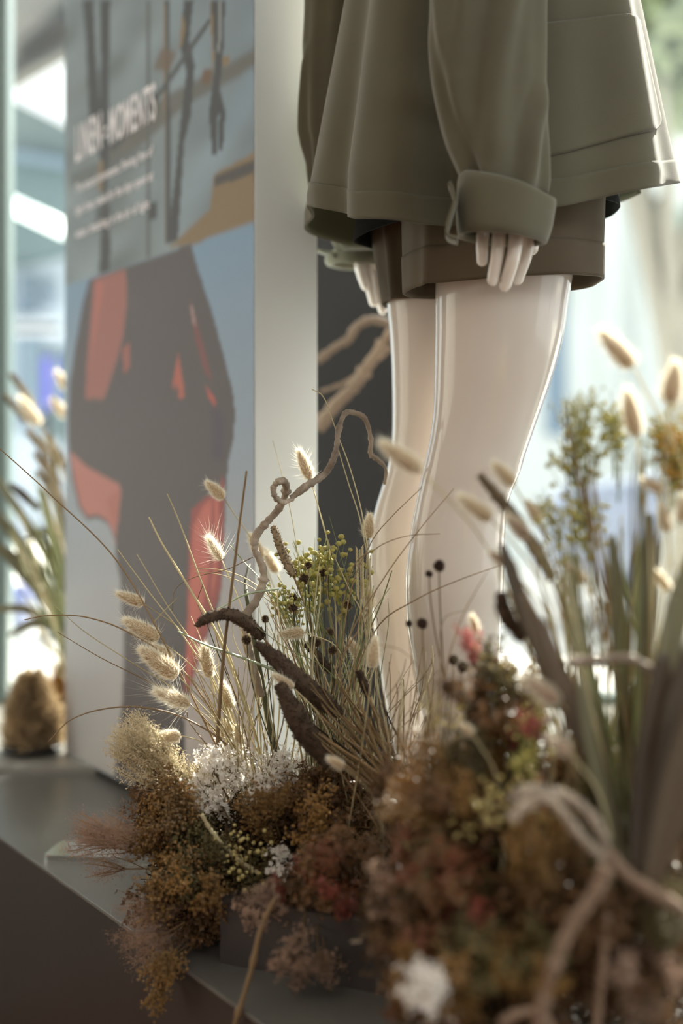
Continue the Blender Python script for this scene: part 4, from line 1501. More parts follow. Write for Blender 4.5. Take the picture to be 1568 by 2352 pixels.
twig([(883, 1112), (886, 1078), (868, 1056), (851, 1042), (851, 1006), (838, 962), (812, 948), (792, 950), (778, 985), (772, 1030), (764, 1058), (744, 1090), (704, 1116), (668, 1144)],
     [1.56, 1.55, 1.54, 1.53, 1.52, 1.51, 1.50, 1.49, 1.48, 1.47, 1.46, 1.46, 1.45, 1.45], [3, 5, 6, 6.5, 7, 8, 8], M_willow, 'twisted pale willow twig arching up to the mannequin calf')
twig([(672, 1146), (650, 1154), (632, 1142), (628, 1120), (640, 1106), (654, 1108), (656, 1132), (640, 1168), (612, 1200), (588, 1230), (586, 1262), (602, 1300), (604, 1336), (588, 1380), (560, 1440), (600, 1600)],
     [1.45, 1.44, 1.43, 1.43, 1.43, 1.44, 1.455, 1.46, 1.46, 1.46, 1.46, 1.46, 1.46, 1.46, 1.46, 1.46], [5, 7, 8, 9, 9, 10, 9], M_willow, 'curly willow twig with a tight loop against the white panel edge')
twig([(728, 830), (772, 796), (800, 780), (818, 752), (850, 736), (890, 742), (940, 760)], 2.12, [9, 10, 10, 11, 10], M_willowd, 'dark curly branch hooking in front of the charcoal board, upper')
twig([(728, 985), (770, 930), (810, 890), (852, 830), (888, 776), (930, 720)], 2.15, [14, 15, 14, 12, 10], M_willowd, 'thick dark branch slanting in front of the charcoal board, lower')
twig([(735, 900), (790, 880), (850, 840), (900, 800)], 2.2, [4, 5, 4], M_willowd, 'thin dark branch between two thick ones before the charcoal board')
twig([(1168, 1838), (1210, 1818), (1260, 1818), (1320, 1842), (1375, 1905), (1398, 1985)], 0.97, [15, 15, 14, 15, 14], M_willow, 'upper pale curled twig in the dark right foreground')
twig([(1172, 1884), (1200, 1856), (1250, 1832), (1290, 1866), (1330, 1920), (1390, 1980)], 0.955, [14, 15, 14, 13, 12], M_willow, 'lower pale curled twig in the dark right foreground')
twig([(1392, 1990), (1372, 2040), (1310, 2130), (1268, 2230), (1235, 2352), (1226, 2460)], 0.93, [16, 18, 17, 18, 18], M_willowd, 'thick pale twig slanting down to the bottom edge at right')
twig([(1398, 1960), (1440, 2010), (1500, 2050), (1560, 2090), (1620, 2160)], 0.94, [13, 16, 17, 16], M_willowd, 'pale twig running to the right edge low in the foreground')
twig([(1300, 1520), (1370, 1516), (1450, 1514), (1520, 1560)], 1.0, [11, 12, 11], M_willow, 'silvery level twig among the strap leaves')
twig([(1150, 2352), (1190, 2328), (1240, 2330), (1290, 2400)], 0.93, [10, 11, 10], M_willowd, 'grey twig arching at the bottom edge')
twig([(1395, 2100), (1385, 2200), (1370, 2352), (1368, 2420)], 0.95, [8, 9, 9], M_willowd, 'thin upright twig at the bottom right')
twig([(632, 2062), (600, 2130), (576, 2230), (540, 2352), (526, 2420)], 1.22, [4, 6, 6, 6], M_straw_b, 'long dry stalk hanging over the planter to the bottom edge', 'dry_stalk', 7)
twig([(462, 1870), (490, 1915), (540, 1970), (600, 2010)], 1.36, [5, 6, 6], M_straw, 'pale bent stalk poking out of the brown flowers at left', 'dry_stalk', 7)


# --- single grasses
def grass(path, d, rpx, m, label, group=None, name='grass_stem', flat=None):
    dd = d if hasattr(d, '__len__') else np.linspace(d, 1.45, len(path))
    pts = np.array([list(P(x, y, e)) for (x, y), e in zip(path, dd)])
    k = np.linspace(0.45, 1.0, len(pts))
    mb = MB()
    mb.tube(pts - pts[-1], rpx / FPX * np.mean(dd) * k, 4 if flat is None else 6, 7, squash=flat)
    o = obj(name, mb.mesh(name, m), None, loc=pts[-1])
    return tag(o, label, 'dried grass', group)


GR = [
    ([(-10, 1022), (120, 1140), (270, 1290), (390, 1500), (500, 1720), (560, 1850)], 1.46, 2.6, M_straw_b, 'longest thin grass stem, from the left edge across the poster'),
    ([(55, 1424), (110, 1414), (200, 1418), (300, 1455), (420, 1540), (540, 1720)], 1.46, 2.2, M_straw_b, 'arching grass stem starting left of the poster panel'),
    ([(110, 1705), (160, 1655), (230, 1630), (320, 1624), (420, 1648), (520, 1710), (590, 1800)], 1.40, 2.6, M_straw_b, 'low arching brown grass stem above the platform at left'),
    ([(128, 1394), (200, 1455), (300, 1520), (420, 1600), (540, 1740)], 1.47, 1.7, M_straw, 'fine straight grass stem over the pale part of the poster'),
    ([(132, 1452), (230, 1510), (330, 1560), (440, 1620), (560, 1760)], 1.46, 1.7, M_straw_b, 'fine grass stem just under another over the pale part of the poster'),
    ([(270, 1262), (350, 1370), (420, 1460), (500, 1590), (560, 1780)], 1.47, 2.6, M_straw, 'grass stem slanting over the dark dress print, leftmost of the slanting ones'),
    ([(314, 1272), (390, 1400), (470, 1520), (540, 1680), (580, 1800)], 1.48, 2.4, M_straw, 'grass stem slanting over the dress print, second slanting one'),
    ([(342, 1188), (372, 1248), (440, 1360), (510, 1480), (590, 1700)], 1.46, 4.0, M_straw, 'stout bent grass blade slanting over the dress print'),
    ([(384, 1134), (412, 1200), (460, 1330), (510, 1460), (580, 1660), (610, 1800)], 1.47, 3.0, M_straw, 'long grass blade with the highest tip over the dress print'),
    ([(566, 1082), (548, 1220), (528, 1380), (510, 1540), (498, 1740), (500, 1850)], 1.40, 5.2, M_straw_b, 'straight upright brown stalk left of the curly twig'),
    ([(626, 1012), (645, 1080), (672, 1200), (700, 1400), (730, 1650)], 1.56, 1.4, M_straw, 'finest grass stem against the white panel edge'),
    ([(716, 894), (744, 914), (772, 990), (808, 1090), (838, 1220), (852, 1400), (820, 1700)], 1.52, 2.4, M_straw, 'tallest bent grass stem, before the charcoal board'),
    ([(770, 1010), (800, 1110), (830, 1210), (850, 1380), (810, 1700)], 1.52, 2.2, M_straw, 'grass stem just below the tallest one before the charcoal board'),
    ([(722, 1130), (752, 1240), (800, 1350), (840, 1450), (830, 1700)], 1.52, 2.0, M_straw, 'grass stem crossing the foot of the charcoal board edge'),
    ([(756, 1186), (774, 1250), (800, 1340), (830, 1480), (810, 1720)], 1.50, 1.8, M_green, 'bent tipped green grass stem before the charcoal board'),
    ([(448, 1304), (520, 1312), (590, 1345), (660, 1420), (740, 1540), (800, 1720)], 1.48, 1.9, M_straw, 'arching grass stem springing left over the red dress hem'),
    ([(446, 1312), (520, 1324), (600, 1365), (680, 1460), (760, 1640)], 1.48, 1.6, M_straw, 'arching grass stem just below its twin over the red dress hem'),
    ([(1042, 1122), (960, 1220), (880, 1330), (800, 1470), (740, 1700)], [1.36, 1.38, 1.4, 1.42, 1.45], 1.9, M_straw_b, 'grass stem crossing both calves, the highest'),
    ([(1175, 1290), (1060, 1330), (950, 1380), (860, 1450), (780, 1640)], [1.34, 1.36, 1.38, 1.42, 1.45], 1.9, M_straw_b, 'grass stem crossing both calves almost level'),
    ([(1010, 1226), (930, 1232), (860, 1262), (800, 1330), (760, 1600)], [1.36, 1.38, 1.4, 1.42, 1.45], 1.6, M_straw_b, 'fine grass stem over the back of the far calf'),
    ([(968, 1120), (900, 1186), (850, 1250), (800, 1380), (770, 1640)], [1.40, 1.42, 1.43, 1.44, 1.45], 1.9, M_straw_b, 'short grass stem over the far knee hollow'),
    ([(1120, 1310), (1060, 1420), (1020, 1560), (1000, 1760)], [1.22, 1.23, 1.24, 1.25], 2.2, M_straw_b, 'upright grass stem in front of the near shin'),
    ([(870, 1480), (930, 1500), (985, 1580), (1010, 1760)], [1.24, 1.24, 1.25, 1.25], 1.6, M_straw_b, 'drooping grass stem between the two shins'),
    ([(1070, 1400), (1015, 1430), (1010, 1560), (990, 1760)], [1.24, 1.24, 1.25, 1.25], 1.6, M_straw_b, 'kinked grass stem before the near shin'),
    ([(395, 1405), (404, 1352), (450, 1325), (520, 1308), (580, 1280)], 1.50, 1.4, M_straw_b, 'kinked thin grass over the dress print'),
    ([(410, 1370), (380, 1400), (352, 1430)], [1.47, 1.46, 1.46], 2.0, M_straw, 'short broken grass tip over the dress print'),
    ([(408, 1450), (470, 1480), (560, 1512), (660, 1552), (760, 1600)], 1.42, 4.2, M_greenp, 'pale green flat blade crossing in front of the upright brown stalk'),
    ([(462, 1414), (510, 1394), (562, 1366), (640, 1352)], 1.44, 2.6, M_greenp, 'short pale blade lying across the hooked millet spike'),
]
for pth, d, r, m, lab in GR:
    grass(pth, d, r, m, lab)
for pth, d, r, m, lab in (
        ([(466, 1342), (454, 1384), (474, 1430), (500, 1500), (560, 1640)], 1.46, 6.5, M_greend, 'dark green leaf blade over the red dress hem'),
        ([(528, 1252), (560, 1290), (606, 1340), (650, 1410), (690, 1520), (760, 1680)], 1.48, 6.5, M_green, 'broad olive leaf blade behind the curly twig'),
        ([(572, 1296), (564, 1340), (570, 1390), (600, 1560), (640, 1780)], 1.56, 7, M_greend, 'short dark leaf blade at the poster edge'),
        ([(590, 1440), (660, 1490), (740, 1530), (800, 1600), (900, 1760)], 1.42, 8, M_green, 'yellow green leaf blade running along the long millet spike'),
        ([(690, 1380), (740, 1440), (800, 1520), (860, 1640), (920, 1800)], 1.43, 6, M_green, 'olive leaf blade among the dense stems')):
    grass(pth, d, r, m, lab, None, 'leaf_blade', 0.22)

rg = np.random.default_rng(77)


def own_labels(objs, pts, what, where, group):
    """Single out the outermost of a set by where they stand among their like; the inner ones share a label."""
    left = list(range(len(objs)))
    lab = {}
    one = what + ' ' + where
    order = [('topmost', lambda i: pts[i][1]), ('lowest', lambda i: -pts[i][1]), ('leftmost', lambda i: pts[i][0]), ('rightmost', lambda i: -pts[i][0]),
             ('second highest', lambda i: pts[i][1]), ('second lowest', lambda i: -pts[i][1]), ('second leftmost', lambda i: pts[i][0]), ('second rightmost', lambda i: -pts[i][0])]
    if len(objs) > 1:
        for w, key in order:
            rank = sorted(range(len(objs)), key=key)
            i = rank[1] if w.startswith('second') else rank[0]
            if i not in lab:
                lab[i] = w + ' ' + one
    for i, o in enumerate(objs):
        o['label'] = lab.get(i, ('inner ' if len(objs) > 1 else '') + one)
        o['group'] = group


def fan(n, xr, yr, root, dr, group, what, where, mats, rpx, bend=40):
    objs, tips = [], []
    for i in range(n):
        tx, ty = rg.uniform(*xr), rg.uniform(*yr)
        rx, ry = root[0] + rg.normal() * root[2], root[1] + rg.normal() * 20
        mx_, my_ = (tx * 0.45 + rx * 0.55) + rg.normal() * bend * 0.6, (ty + ry) / 2
        d0 = rg.uniform(*dr)
        pth = [(tx, ty), (tx * 0.75 + mx_ * 0.25 + rg.normal() * bend * 0.15, ty * 0.72 + my_ * 0.28), (mx_, my_), (rx, ry)]
        objs.append(grass(pth, [d0, d0 - 0.005, d0 - 0.02, root[3]], rg.uniform(*rpx), mats[rg.integers(len(mats))], what, group))
        tips.append((tx, ty))
    own_labels(objs, tips, what, where, group)


fan(70, (590, 900), (1270, 1560), (760, 1820, 50, 1.46), (1.43, 1.56), 'dense fine stems left of the far leg', 'fine straw stem', 'in the dense bunch left of the far leg', [M_straw, M_straw, M_green, M_straw_b], (1.2, 2.6))
fan(40, (420, 640), (1380, 1640), (590, 1860, 30, 1.45), (1.42, 1.5), 'fine stems rising behind the white flowers', 'fine straw stem', 'rising behind the white flowers', [M_straw, M_straw, M_straw_b], (1.0, 2.2))
fan(30, (840, 1010), (1480, 1640), (900, 1880, 40, 1.36), (1.30, 1.42), 'stems before the shins', 'fine dry stem', 'standing before the two shins', [M_straw, M_straw_b, M_stem], (1.2, 2.4))
# dark strands sweeping down right from the millet spikes
fan(46, (690, 860), (1560, 1700), (960, 1900, 26, 1.28), (1.34, 1.42), 'dark strands sweeping right', 'dark strand', 'sweeping down right from the millet spikes', [M_stem, M_straw_b, M_stem, M_moss], (2.4, 4.5), 16)
fan(44, (1180, 1560), (1180, 1480), (1420, 2000, 60, 1.06), (1.02, 1.16), 'blurred stems at right', 'blurred straw stem', 'between the strap leaves at right', [M_straw, M_green, M_stem], (2.2, 4.2))
fan(9, (1290, 1350), (890, 1080), (1410, 1800, 30, 1.06), (1.08, 1.12), 'twigs of the button flowers at right', 'brown twig', 'carrying button flowers at right', [M_stem, M_straw_b], (3.0, 5.0), 20)
fan(6, (1440, 1568), (960, 1100), (1470, 1800, 30, 1.06), (1.06, 1.10), 'twigs near the right edge', 'brown twig', 'near the right edge above the strap leaves', [M_stem, M_green], (3.0, 5.0), 20)
fan(34, (10, 160), (1020, 1420), (180, 1560, 16, 2.45), (2.35, 2.5), 'stems behind the poster panel', 'pale stem', 'of the bunch behind the poster panel', [M_straw, M_green], (2.0, 4.0), 20)


# strap leaves
def strap(path, d, wpx, m, label, group=None, name='strap_leaf', twist=0.5):
    dd = d if hasattr(d, '__len__') else [d] * len(path)
    p, e = spline(np.array([list(P(x, y, q)) for (x, y), q in zip(path, dd)]), 8, np.linspace(0, 1, len(path)))
    w = wpx / FPX * np.mean(dd) * np.sin(math.pi * (0.04 + 0.9 * e) ** 0.8) ** 0.7 / 2
    t = np.gradient(p, axis=0)
    t /= np.linalg.norm(t, axis=1)[:, None]
    side = np.cross(t, np.array([twist, -1.0, 0.2]))
    side /= np.linalg.norm(side, axis=1)[:, None]
    nrm = np.cross(side, t)
    rows = [p + side * (w * s)[:, None] + nrm * (w * 0.25 * s * s)[:, None] for s in np.linspace(-1, 1, 5)]
    v = np.array(rows) - p[-1]
    mb = MB()
    mb.rings(v, False, False)
    o = obj(name, mb.mesh(name, m), None, loc=p[-1])
    md = o.modifiers.new('leaf', 'SOLIDIFY')
    md.thickness = 0.0006
    return tag(o, label, 'leaf', group)


SL = [([(1150, 1250), (1200, 1400), (1270, 1560), (1360, 1760), (1430, 2000)], 1.07, 52, M_strapb, 'brown strap leaf leaning left toward the near shin'),
      ([(1196, 1360), (1240, 1480), (1310, 1640), (1390, 1820), (1440, 2010)], 1.05, 58, M_strapb, 'second brown strap leaf leaning left, lower'),
      ([(1300, 1310), (1330, 1480), (1370, 1650), (1410, 1830), (1450, 2020)], 1.05, 50, M_strap, 'olive strap leaf rising straight from the dark right corner'),
      ([(1404, 1230), (1416, 1400), (1426, 1600), (1440, 1800), (1460, 2020)], 1.06, 52, M_strap, 'tall olive strap leaf in the middle of the right fan'),
      ([(1490, 1180), (1480, 1380), (1470, 1580), (1462, 1800), (1465, 2020)], 1.06, 56, M_strap, 'tall strap leaf right of the middle of the right fan'),
      ([(1600, 1240), (1550, 1400), (1510, 1600), (1480, 1800), (1470, 2020)], 1.04, 70, M_strap, 'broad strap leaf leaning to the right edge'),
      ([(1640, 1380), (1590, 1520), (1540, 1680), (1500, 1860), (1470, 2060)], 1.00, 110, M_strapb, 'broad dark strap leaf nearest the right edge'),
      ([(1640, 1560), (1600, 1660), (1560, 1780), (1520, 1920), (1480, 2080)], 0.97, 120, M_strapb, 'lowest broad dark strap leaf at the right edge'),
      ([(1240, 1420), (1290, 1560), (1340, 1700), (1400, 1860), (1440, 2040)], 1.0, 44, M_strapb, 'dim strap leaf behind the rosy bunny tail'),
      ([(1330, 1560), (1352, 1700), (1380, 1820), (1420, 1960), (1440, 2060)], 0.99, 40, M_strap, 'short grey strap leaf below the silvery twig'),
      ([(1520, 1500), (1500, 1640), (1480, 1760), (1465, 1900), (1455, 2060)], 0.99, 90, M_strapb, 'dark strap leaf in front of the right fan')]
for pth, d, w, m, lab in SL:
    strap(pth, d, w, m, lab)
SLL = [([(-30, 1160), (40, 1240), (100, 1330), (170, 1470)], 2.44, 30), ([(-30, 1240), (50, 1300), (110, 1380), (175, 1500)], 2.42, 34), ([(-20, 1080), (60, 1200), (120, 1300), (175, 1460)], 2.46, 24),
       ([(20, 1290), (80, 1345), (130, 1400), (180, 1480)], 2.40, 30), ([(20, 1460), (80, 1430), (130, 1450), (180, 1520)], 2.40, 22), ([(-20, 1400), (60, 1400), (120, 1440), (180, 1520)], 2.44, 22),
       ([(60, 1240), (110, 1225), (140, 1330), (180, 1480)], 2.46, 20), ([(90, 1120), (118, 1220), (140, 1330), (175, 1480)], 2.45, 26), ([(140, 1180), (144, 1280), (152, 1380), (178, 1500)], 2.43, 34), ([(120, 1000), (132, 1150), (150, 1320), (178, 1480)], 2.46, 16)]
for i, (pth, d, w) in enumerate(SLL):
    strap(pth, d, w, M_strap, ['level tan leaf', 'broad sagging tan leaf', 'long tan leaf', 'lower sagging tan leaf', 'lowest arching tan leaf', 'low straight tan leaf', 'kinked tan leaf', 'steep tan leaf', 'upright wide tan leaf', 'upright narrow tan leaf'][i] + ' of the bunch behind the poster panel', 'leaves of the bunch behind the poster panel')


# --- flower sprigs: a few kinds modelled once at unit length along +Z, then copied
def sprig_kind(seed, m_flo, m_stem, kind, n, spread, size, top=0.42):
    rg = np.random.default_rng(seed)
    sb, nodes = MB(), []
    sb.tube([(0, 0, 0), (0.02, 0.01, 0.4), (-0.01, 0.02, 0.75)], [0.012, 0.010, 0.007], 5, 3)
    nb = 9
    for b in range(nb):
        a = rg.random() * 6.28
        z0 = 0.35 + 0.4 * rg.random()
        rad = spread * (0.25 + 0.75 * rg.random())
        e = np.array([math.cos(a) * rad, math.sin(a) * rad, min(1.05, z0 + 0.22 + 0.35 * rg.random())])
        s = np.array([0.01, 0.01, z0])
        mid = (s + e) / 2 + np.array([math.cos(a), math.sin(a), 0]) * rad * 0.15
        sb.tube([s, mid, e], [0.007, 0.005, 0.003], 4, 3)
        q = spline(np.array([s, mid, e]), 6)
        for k in range(n // nb):
            u = rg.random() ** 0.6
            base = q[int(u * (len(q) - 1))]
            nodes.append(base + rg.normal(size=3) * spread * 0.15)
    nodes = np.array(nodes)
    N = len(nodes)
    V, F = [], []
    if kind == 'bead':
        o6 = np.array([[1, 0, 0], [-1, 0, 0], [0, 1, 0], [0, -1, 0], [0, 0, 1], [0, 0, -1]], float)
        f8 = [(0, 2, 4), (2, 1, 4), (1, 3, 4), (3, 0, 4), (2, 0, 5), (1, 2, 5), (3, 1, 5), (0, 3, 5)]
        for c in nodes:
            s = size * (0.6 + 0.7 * rg.random(3))
            b = len(V) * 6
            V.append(c + o6 * s)
            F += [(b + i, b + j, b + k) for i, j, k in f8]
        V = np.vstack(V)
    elif kind == 'petal':                                # small five-petalled cups
        for c in nodes:
            up = c - np.array([0, 0, 0.55])
            up = up / np.linalg.norm(up) + rg.normal(size=3) * 0.4
            up /= np.linalg.norm(up)
            s1 = np.cross(up, rg.normal(size=3)); s1 /= np.linalg.norm(s1)
            s2 = np.cross(up, s1)
            s = size * (0.7 + 0.6 * rg.random())
            for p in range(5):
                a = p * 1.2566
                o = math.cos(a) * s1 + math.sin(a) * s2
                w = -math.sin(a) * s1 + math.cos(a) * s2
                b = len(V) * 4
                V.append(np.array([c, c + o * s * 0.65 + w * s * 0.36 + up * s * 0.3, c + o * s * 1.1 + up * s * 0.5, c + o * s * 0.65 - w * s * 0.36 + up * s * 0.3]))
                F.append((b, b + 1, b + 2, b + 3))
        V = np.vstack(V)
    elif kind == 'button':
        mb = MB()
        for c in nodes:
            s = size * (0.75 + 0.5 * rg.random())
            mb.ball(c, (s, s, s * 0.85), 5, 8)
        V, F = np.vstack(mb.v), mb.f
    elif kind == 'wisp':                                 # hair-fine branches ending in specks
        c = np.repeat(nodes, 1, 0)
        d = rg.normal(size=(N, 3)) + np.array([0, 0, 0.8])
        d /= np.linalg.norm(d, axis=1)[:, None]
        L = spread * (0.25 + 0.4 * rg.random(N))
        v1, f1 = spikes(c, d, L, size * 0.35, rg)
        tips = c + d * L[:, None]
        tips = np.vstack([tips, c + d * (L * 0.6)[:, None] + rg.normal(size=(N, 3)) * size])
        dd = rg.normal(size=(2 * N, 3)); dd /= np.linalg.norm(dd, axis=1)[:, None]
        v2, f2 = spikes(tips - dd * size * 0.5, dd, size * (1 + 0.8 * rg.random(2 * N)), size * 0.8, rg)
        V, F = np.vstack([v1, v2]), np.vstack([f1, f2 + len(v1)])
    return sb.mesh('sprig_stem', m_stem), tri_mesh('sprig_flowers', V, F, m_flo, kind == 'button')


K = {}
for nm, args in {
        'white': (M_white, M_stem, 'petal', 130, 0.34, 0.042), 'ochre': (M_ochre, M_stem, 'bead', 230, 0.32, 0.024), 'brown': (M_brown, M_stem, 'petal', 130, 0.38, 0.044),
        'rust': (M_rust, M_stem, 'petal', 130, 0.38, 0.044), 'red': (M_red, M_stem, 'petal', 150, 0.30, 0.038), 'pink': (M_pink, M_stem, 'petal', 140, 0.34, 0.034),
        'glint': (M_glint, M_stem, 'button', 30, 0.40, 0.030), 'olive': (M_olivef, M_stem, 'bead', 210, 0.32, 0.026), 'rose': (M_rose, M_stem, 'petal', 120, 0.28, 0.042), 'yellow': (M_yel, M_green, 'button', 28, 0.34, 0.030),
        'orange': (M_ora, M_green, 'button', 40, 0.26, 0.036), 'wisp': (M_wisp, M_straw, 'wisp', 300, 0.13, 0.017), 'wispp': (M_wispp, M_straw_b, 'wisp', 320, 0.22, 0.012)}.items():
    K[nm] = [sprig_kind(100 + 7 * len(K) + s, *args) for s in range(3)]


def sprig(kind, tip, root, name, label, category, group=None, spin=None):
    i = int(rg.integers(3))
    st, fl = K[kind][i]
    ax = tip - root
    L = ax.length
    t = bpy.data.objects.new(name, None)
    t.empty_display_size = 0.02
    COL.objects.link(t)
    tag(t, label, category, group)
    t.matrix_world = Matrix.Translation(root) @ frame_to(ax) @ Matrix.Rotation(rg.random() * 6.28, 4, 'Z') @ Matrix.Diagonal((L, L, L, 1))
    for n_, me in (('stem', st), ('blossom', fl)):
        o = bpy.data.objects.new(n_, me)
        COL.objects.link(o)
        o.parent = t
        if n_ == 'blossom':
            o['kind'] = 'stuff'
    return t


NAMES = {'glint': 'glint_bead_sprig', 'white': 'statice_sprig', 'ochre': 'goldenrod_sprig', 'brown': 'hydrangea_sprig', 'rust': 'hydrangea_sprig', 'red': 'red_flower_sprig', 'pink': 'statice_sprig', 'olive': 'goldenrod_sprig',
         'rose': 'rose_flower_sprig', 'yellow': 'button_flower_sprig', 'orange': 'button_flower_sprig', 'wisp': 'panicle_grass', 'wispp': 'panicle_grass'}
WORDS = {'glint': 'added glint bead sprig', 'white': 'white flowered statice sprig', 'ochre': 'ochre goldenrod sprig', 'brown': 'brown hydrangea sprig', 'rust': 'rust brown hydrangea sprig', 'red': 'dull red flower sprig',
         'pink': 'dusty pink statice sprig', 'olive': 'olive goldenrod sprig', 'rose': 'rose pink flower sprig', 'yellow': 'yellow green button flower sprig', 'orange': 'orange button flower sprig', 'wisp': 'straw wispy panicle grass',
         'wispp': 'pinkish wispy panicle grass'}


def zone(kind, n, c, r, d, L, where, aim=None, dj=0.02):
    """n sprigs whose heads fill an ellipse of the arrangement; they grow from a point below and behind."""
    objs, pts = [], []
    for i in range(n):
        a, q = rg.random() * 6.28, math.sqrt(rg.random())
        x, y = c[0] + r[0] * q * math.cos(a), c[1] + r[1] * q * math.sin(a)
        dd = d + rg.normal() * dj
        tip = P(x, y, dd)
        if aim is None:
            root = P(c[0] + (x - c[0]) * 0.3, y + 200, dd + 0.02)
        else:
            root = P(*aim)
        v = (tip - root).normalized()
        ll = L * rg.uniform(0.8, 1.2)
        objs.append(sprig(kind, tip + v * ll * 0.12, tip - v * ll * 0.85, NAMES[kind], WORDS[kind], 'dried flower' if 'wisp' not in kind else 'dried grass'))
        pts.append((x, y))
    own_labels(objs, pts, WORDS[kind], where, WORDS[kind] + 's ' + where)


AIM = (640, 2080, 1.44)
zone('white', 20, (560, 1790), (150, 80), 1.43, 0.075, 'crowning the left mound', AIM)
zone('white', 4, (720, 1760), (60, 30), 1.45, 0.07, 'under the millet spikes', AIM)
zone('wisp', 9, (340, 1715), (65, 85), 1.43, 0.13, 'at the upper left of the left mound', (560, 1960, 1.44))
zone('wisp', 4, (430, 1770), (60, 50), 1.45, 0.10, 'beside the white flowers at left', (600, 1960, 1.44))
zone('wispp', 7, (255, 1945), (75, 60), 1.40, 0.11, 'reaching left over the platform', (560, 1990, 1.42))
zone('wispp', 6, (320, 2150), (60, 50), 1.36, 0.09, 'drooping over the platform edge', (560, 2060, 1.4))
zone('ochre', 14, (370, 1880), (70, 90), 1.40, 0.075, 'on the left flank of the left mound', (600, 2000, 1.44))
zone('brown', 9, (350, 1850), (50, 80), 1.42, 0.07, 'on the left flank of the left mound', (600, 2000, 1.44))
zone('olive', 16, (510, 1960), (130, 110), 1.37, 0.075, 'in the middle of the left mound', (640, 2120, 1.44))
zone('ochre', 10, (430, 2030), (110, 70), 1.36, 0.075, 'low in the left mound', (640, 2080, 1.44))
zone('brown', 16, (760, 1850), (120, 70), 1.40, 0.07, 'at the right of the left mound', (720, 2080, 1.44))
zone('ochre', 12, (680, 1880), (110, 70), 1.38, 0.07, 'at the centre of the left mound', (680, 2080, 1.44))
zone('white', 3, (660, 1975), (40, 30), 1.34, 0.05, 'placed as silver highlights low in the left mound', (680, 2120, 1.42))  # white florets stand in for silver highlights
zone('brown', 10, (640, 2040), (150, 60), 1.36, 0.07, 'in the shade at the foot of the left mound', (660, 2160, 1.42))
zone('brown', 12, (780, 2000), (90, 100), 1.30, 0.065, 'between the mounds', (800, 2180, 1.36))
zone('red', 3, (700, 2030), (70, 60), 1.31, 0.05, 'low in front of the left mound', (720, 2160, 1.4))
zone('rust', 5, (790, 2010), (70, 70), 1.28, 0.06, 'between the mounds', (800, 2180, 1.36))
zone('red', 3, (790, 2050), (40, 40), 1.25, 0.05, 'between the mounds', (800, 2180, 1.34))
zone('pink', 5, (590, 2090), (60, 30), 1.28, 0.05, 'over the planter box', (700, 2040, 1.36))
zone('pink', 8, (700, 2200), (60, 60), 1.24, 0.055, 'hanging in front of the planter box', (720, 2000, 1.34))
zone('brown', 7, (400, 2120), (90, 50), 1.36, 0.07, 'at the lower left of the left mound', (600, 2040, 1.42))
zone('ochre', 5, (370, 2270), (40, 70), 1.32, 0.06, 'trailing over the platform edge', (480, 2130, 1.38))
# right, nearer mound
AIMB = (1200, 2200, 1.12)
zone('olive', 8, (1110, 1560), (60, 90), 1.12, 0.065, 'at the peak of the right mound', AIMB)
zone('brown', 8, (1130, 1640), (110, 110), 1.12, 0.07, 'on top of the right mound', AIMB)
zone('white', 3, (1130, 1620), (50, 70), 1.13, 0.05, 'placed as glints on top of the right mound', AIMB)  # white florets used as small bright glints
zone('glint', 7, (1090, 1620), (110, 140), 1.11, 0.06, 'on top of the right mound', AIMB)
zone('glint', 6, (1120, 1820), (170, 90), 1.05, 0.06, 'on the shoulder of the right mound', AIMB)
zone('glint', 4, (560, 1920), (140, 80), 1.36, 0.07, 'in the left mound', AIM)
zone('rose', 3, (1080, 1470), (30, 30), 1.14, 0.035, 'at the peak of the right mound', (1150, 1900, 1.14))
zone('rose', 4, (1195, 1630), (60, 60), 1.07, 0.03, 'on top of the right mound', AIMB)
zone('ochre', 12, (1080, 1740), (130, 80), 1.10, 0.07, 'on the shoulder of the right mound', AIMB)
zone('olive', 10, (1140, 1760), (140, 90), 1.09, 0.07, 'on the shoulder of the right mound', AIMB)
zone('yellow', 5, (1230, 1720), (60, 110), 1.05, 0.06, 'on the right mound', AIMB)
zone('brown', 16, (950, 1790), (90, 100), 1.20, 0.07, 'behind the right mound', (1040, 2100, 1.2))
zone('ochre', 12, (1010, 1850), (130, 90), 1.08, 0.065, 'on the left face of the right mound', AIMB)
zone('brown', 12, (1060, 1890), (160, 110), 1.07, 0.065, 'on the left face of the right mound', AIMB)
zone('rust', 9, (960, 1990), (110, 90), 1.04, 0.06, 'across the right mound', (1200, 2200, 1.12))
zone('olive', 9, (1060, 2000), (150, 90), 1.05, 0.06, 'across the right mound', (1200, 2200, 1.12))
zone('brown', 12, (1040, 2080), (150, 100), 1.04, 0.065, 'across the right mound', (1200, 2250, 1.1))
zone('red', 4, (1050, 2070), (90, 70), 1.01, 0.045, 'across the right mound', (1200, 2250, 1.1))
zone('pink', 4, (900, 2030), (50, 70), 1.06, 0.045, 'on the left face of the right mound', (1100, 2200, 1.12))
zone('ochre', 10, (1260, 1960), (90, 70), 1.0, 0.06, 'below the pale curled twigs', (1300, 2250, 1.08))
zone('brown', 10, (1280, 2060), (140, 90), 1.02, 0.06, 'below the pale curled twigs', (1300, 2300, 1.08))
zone('olive', 10, (1180, 2150), (150, 100), 0.99, 0.065, 'low in the right mound', (1250, 2352, 1.08))
zone('ochre', 8, (1130, 2240), (150, 90), 0.98, 0.065, 'at the foot of the right mound', (1250, 2420, 1.05))
zone('brown', 14, (1150, 2260), (170, 110), 1.02, 0.07, 'at the foot of the right mound', (1250, 2420, 1.05))
zone('rust', 6, (925, 2200), (60, 110), 1.05, 0.055, 'at the lower left of the right mound', (1100, 2300, 1.1))
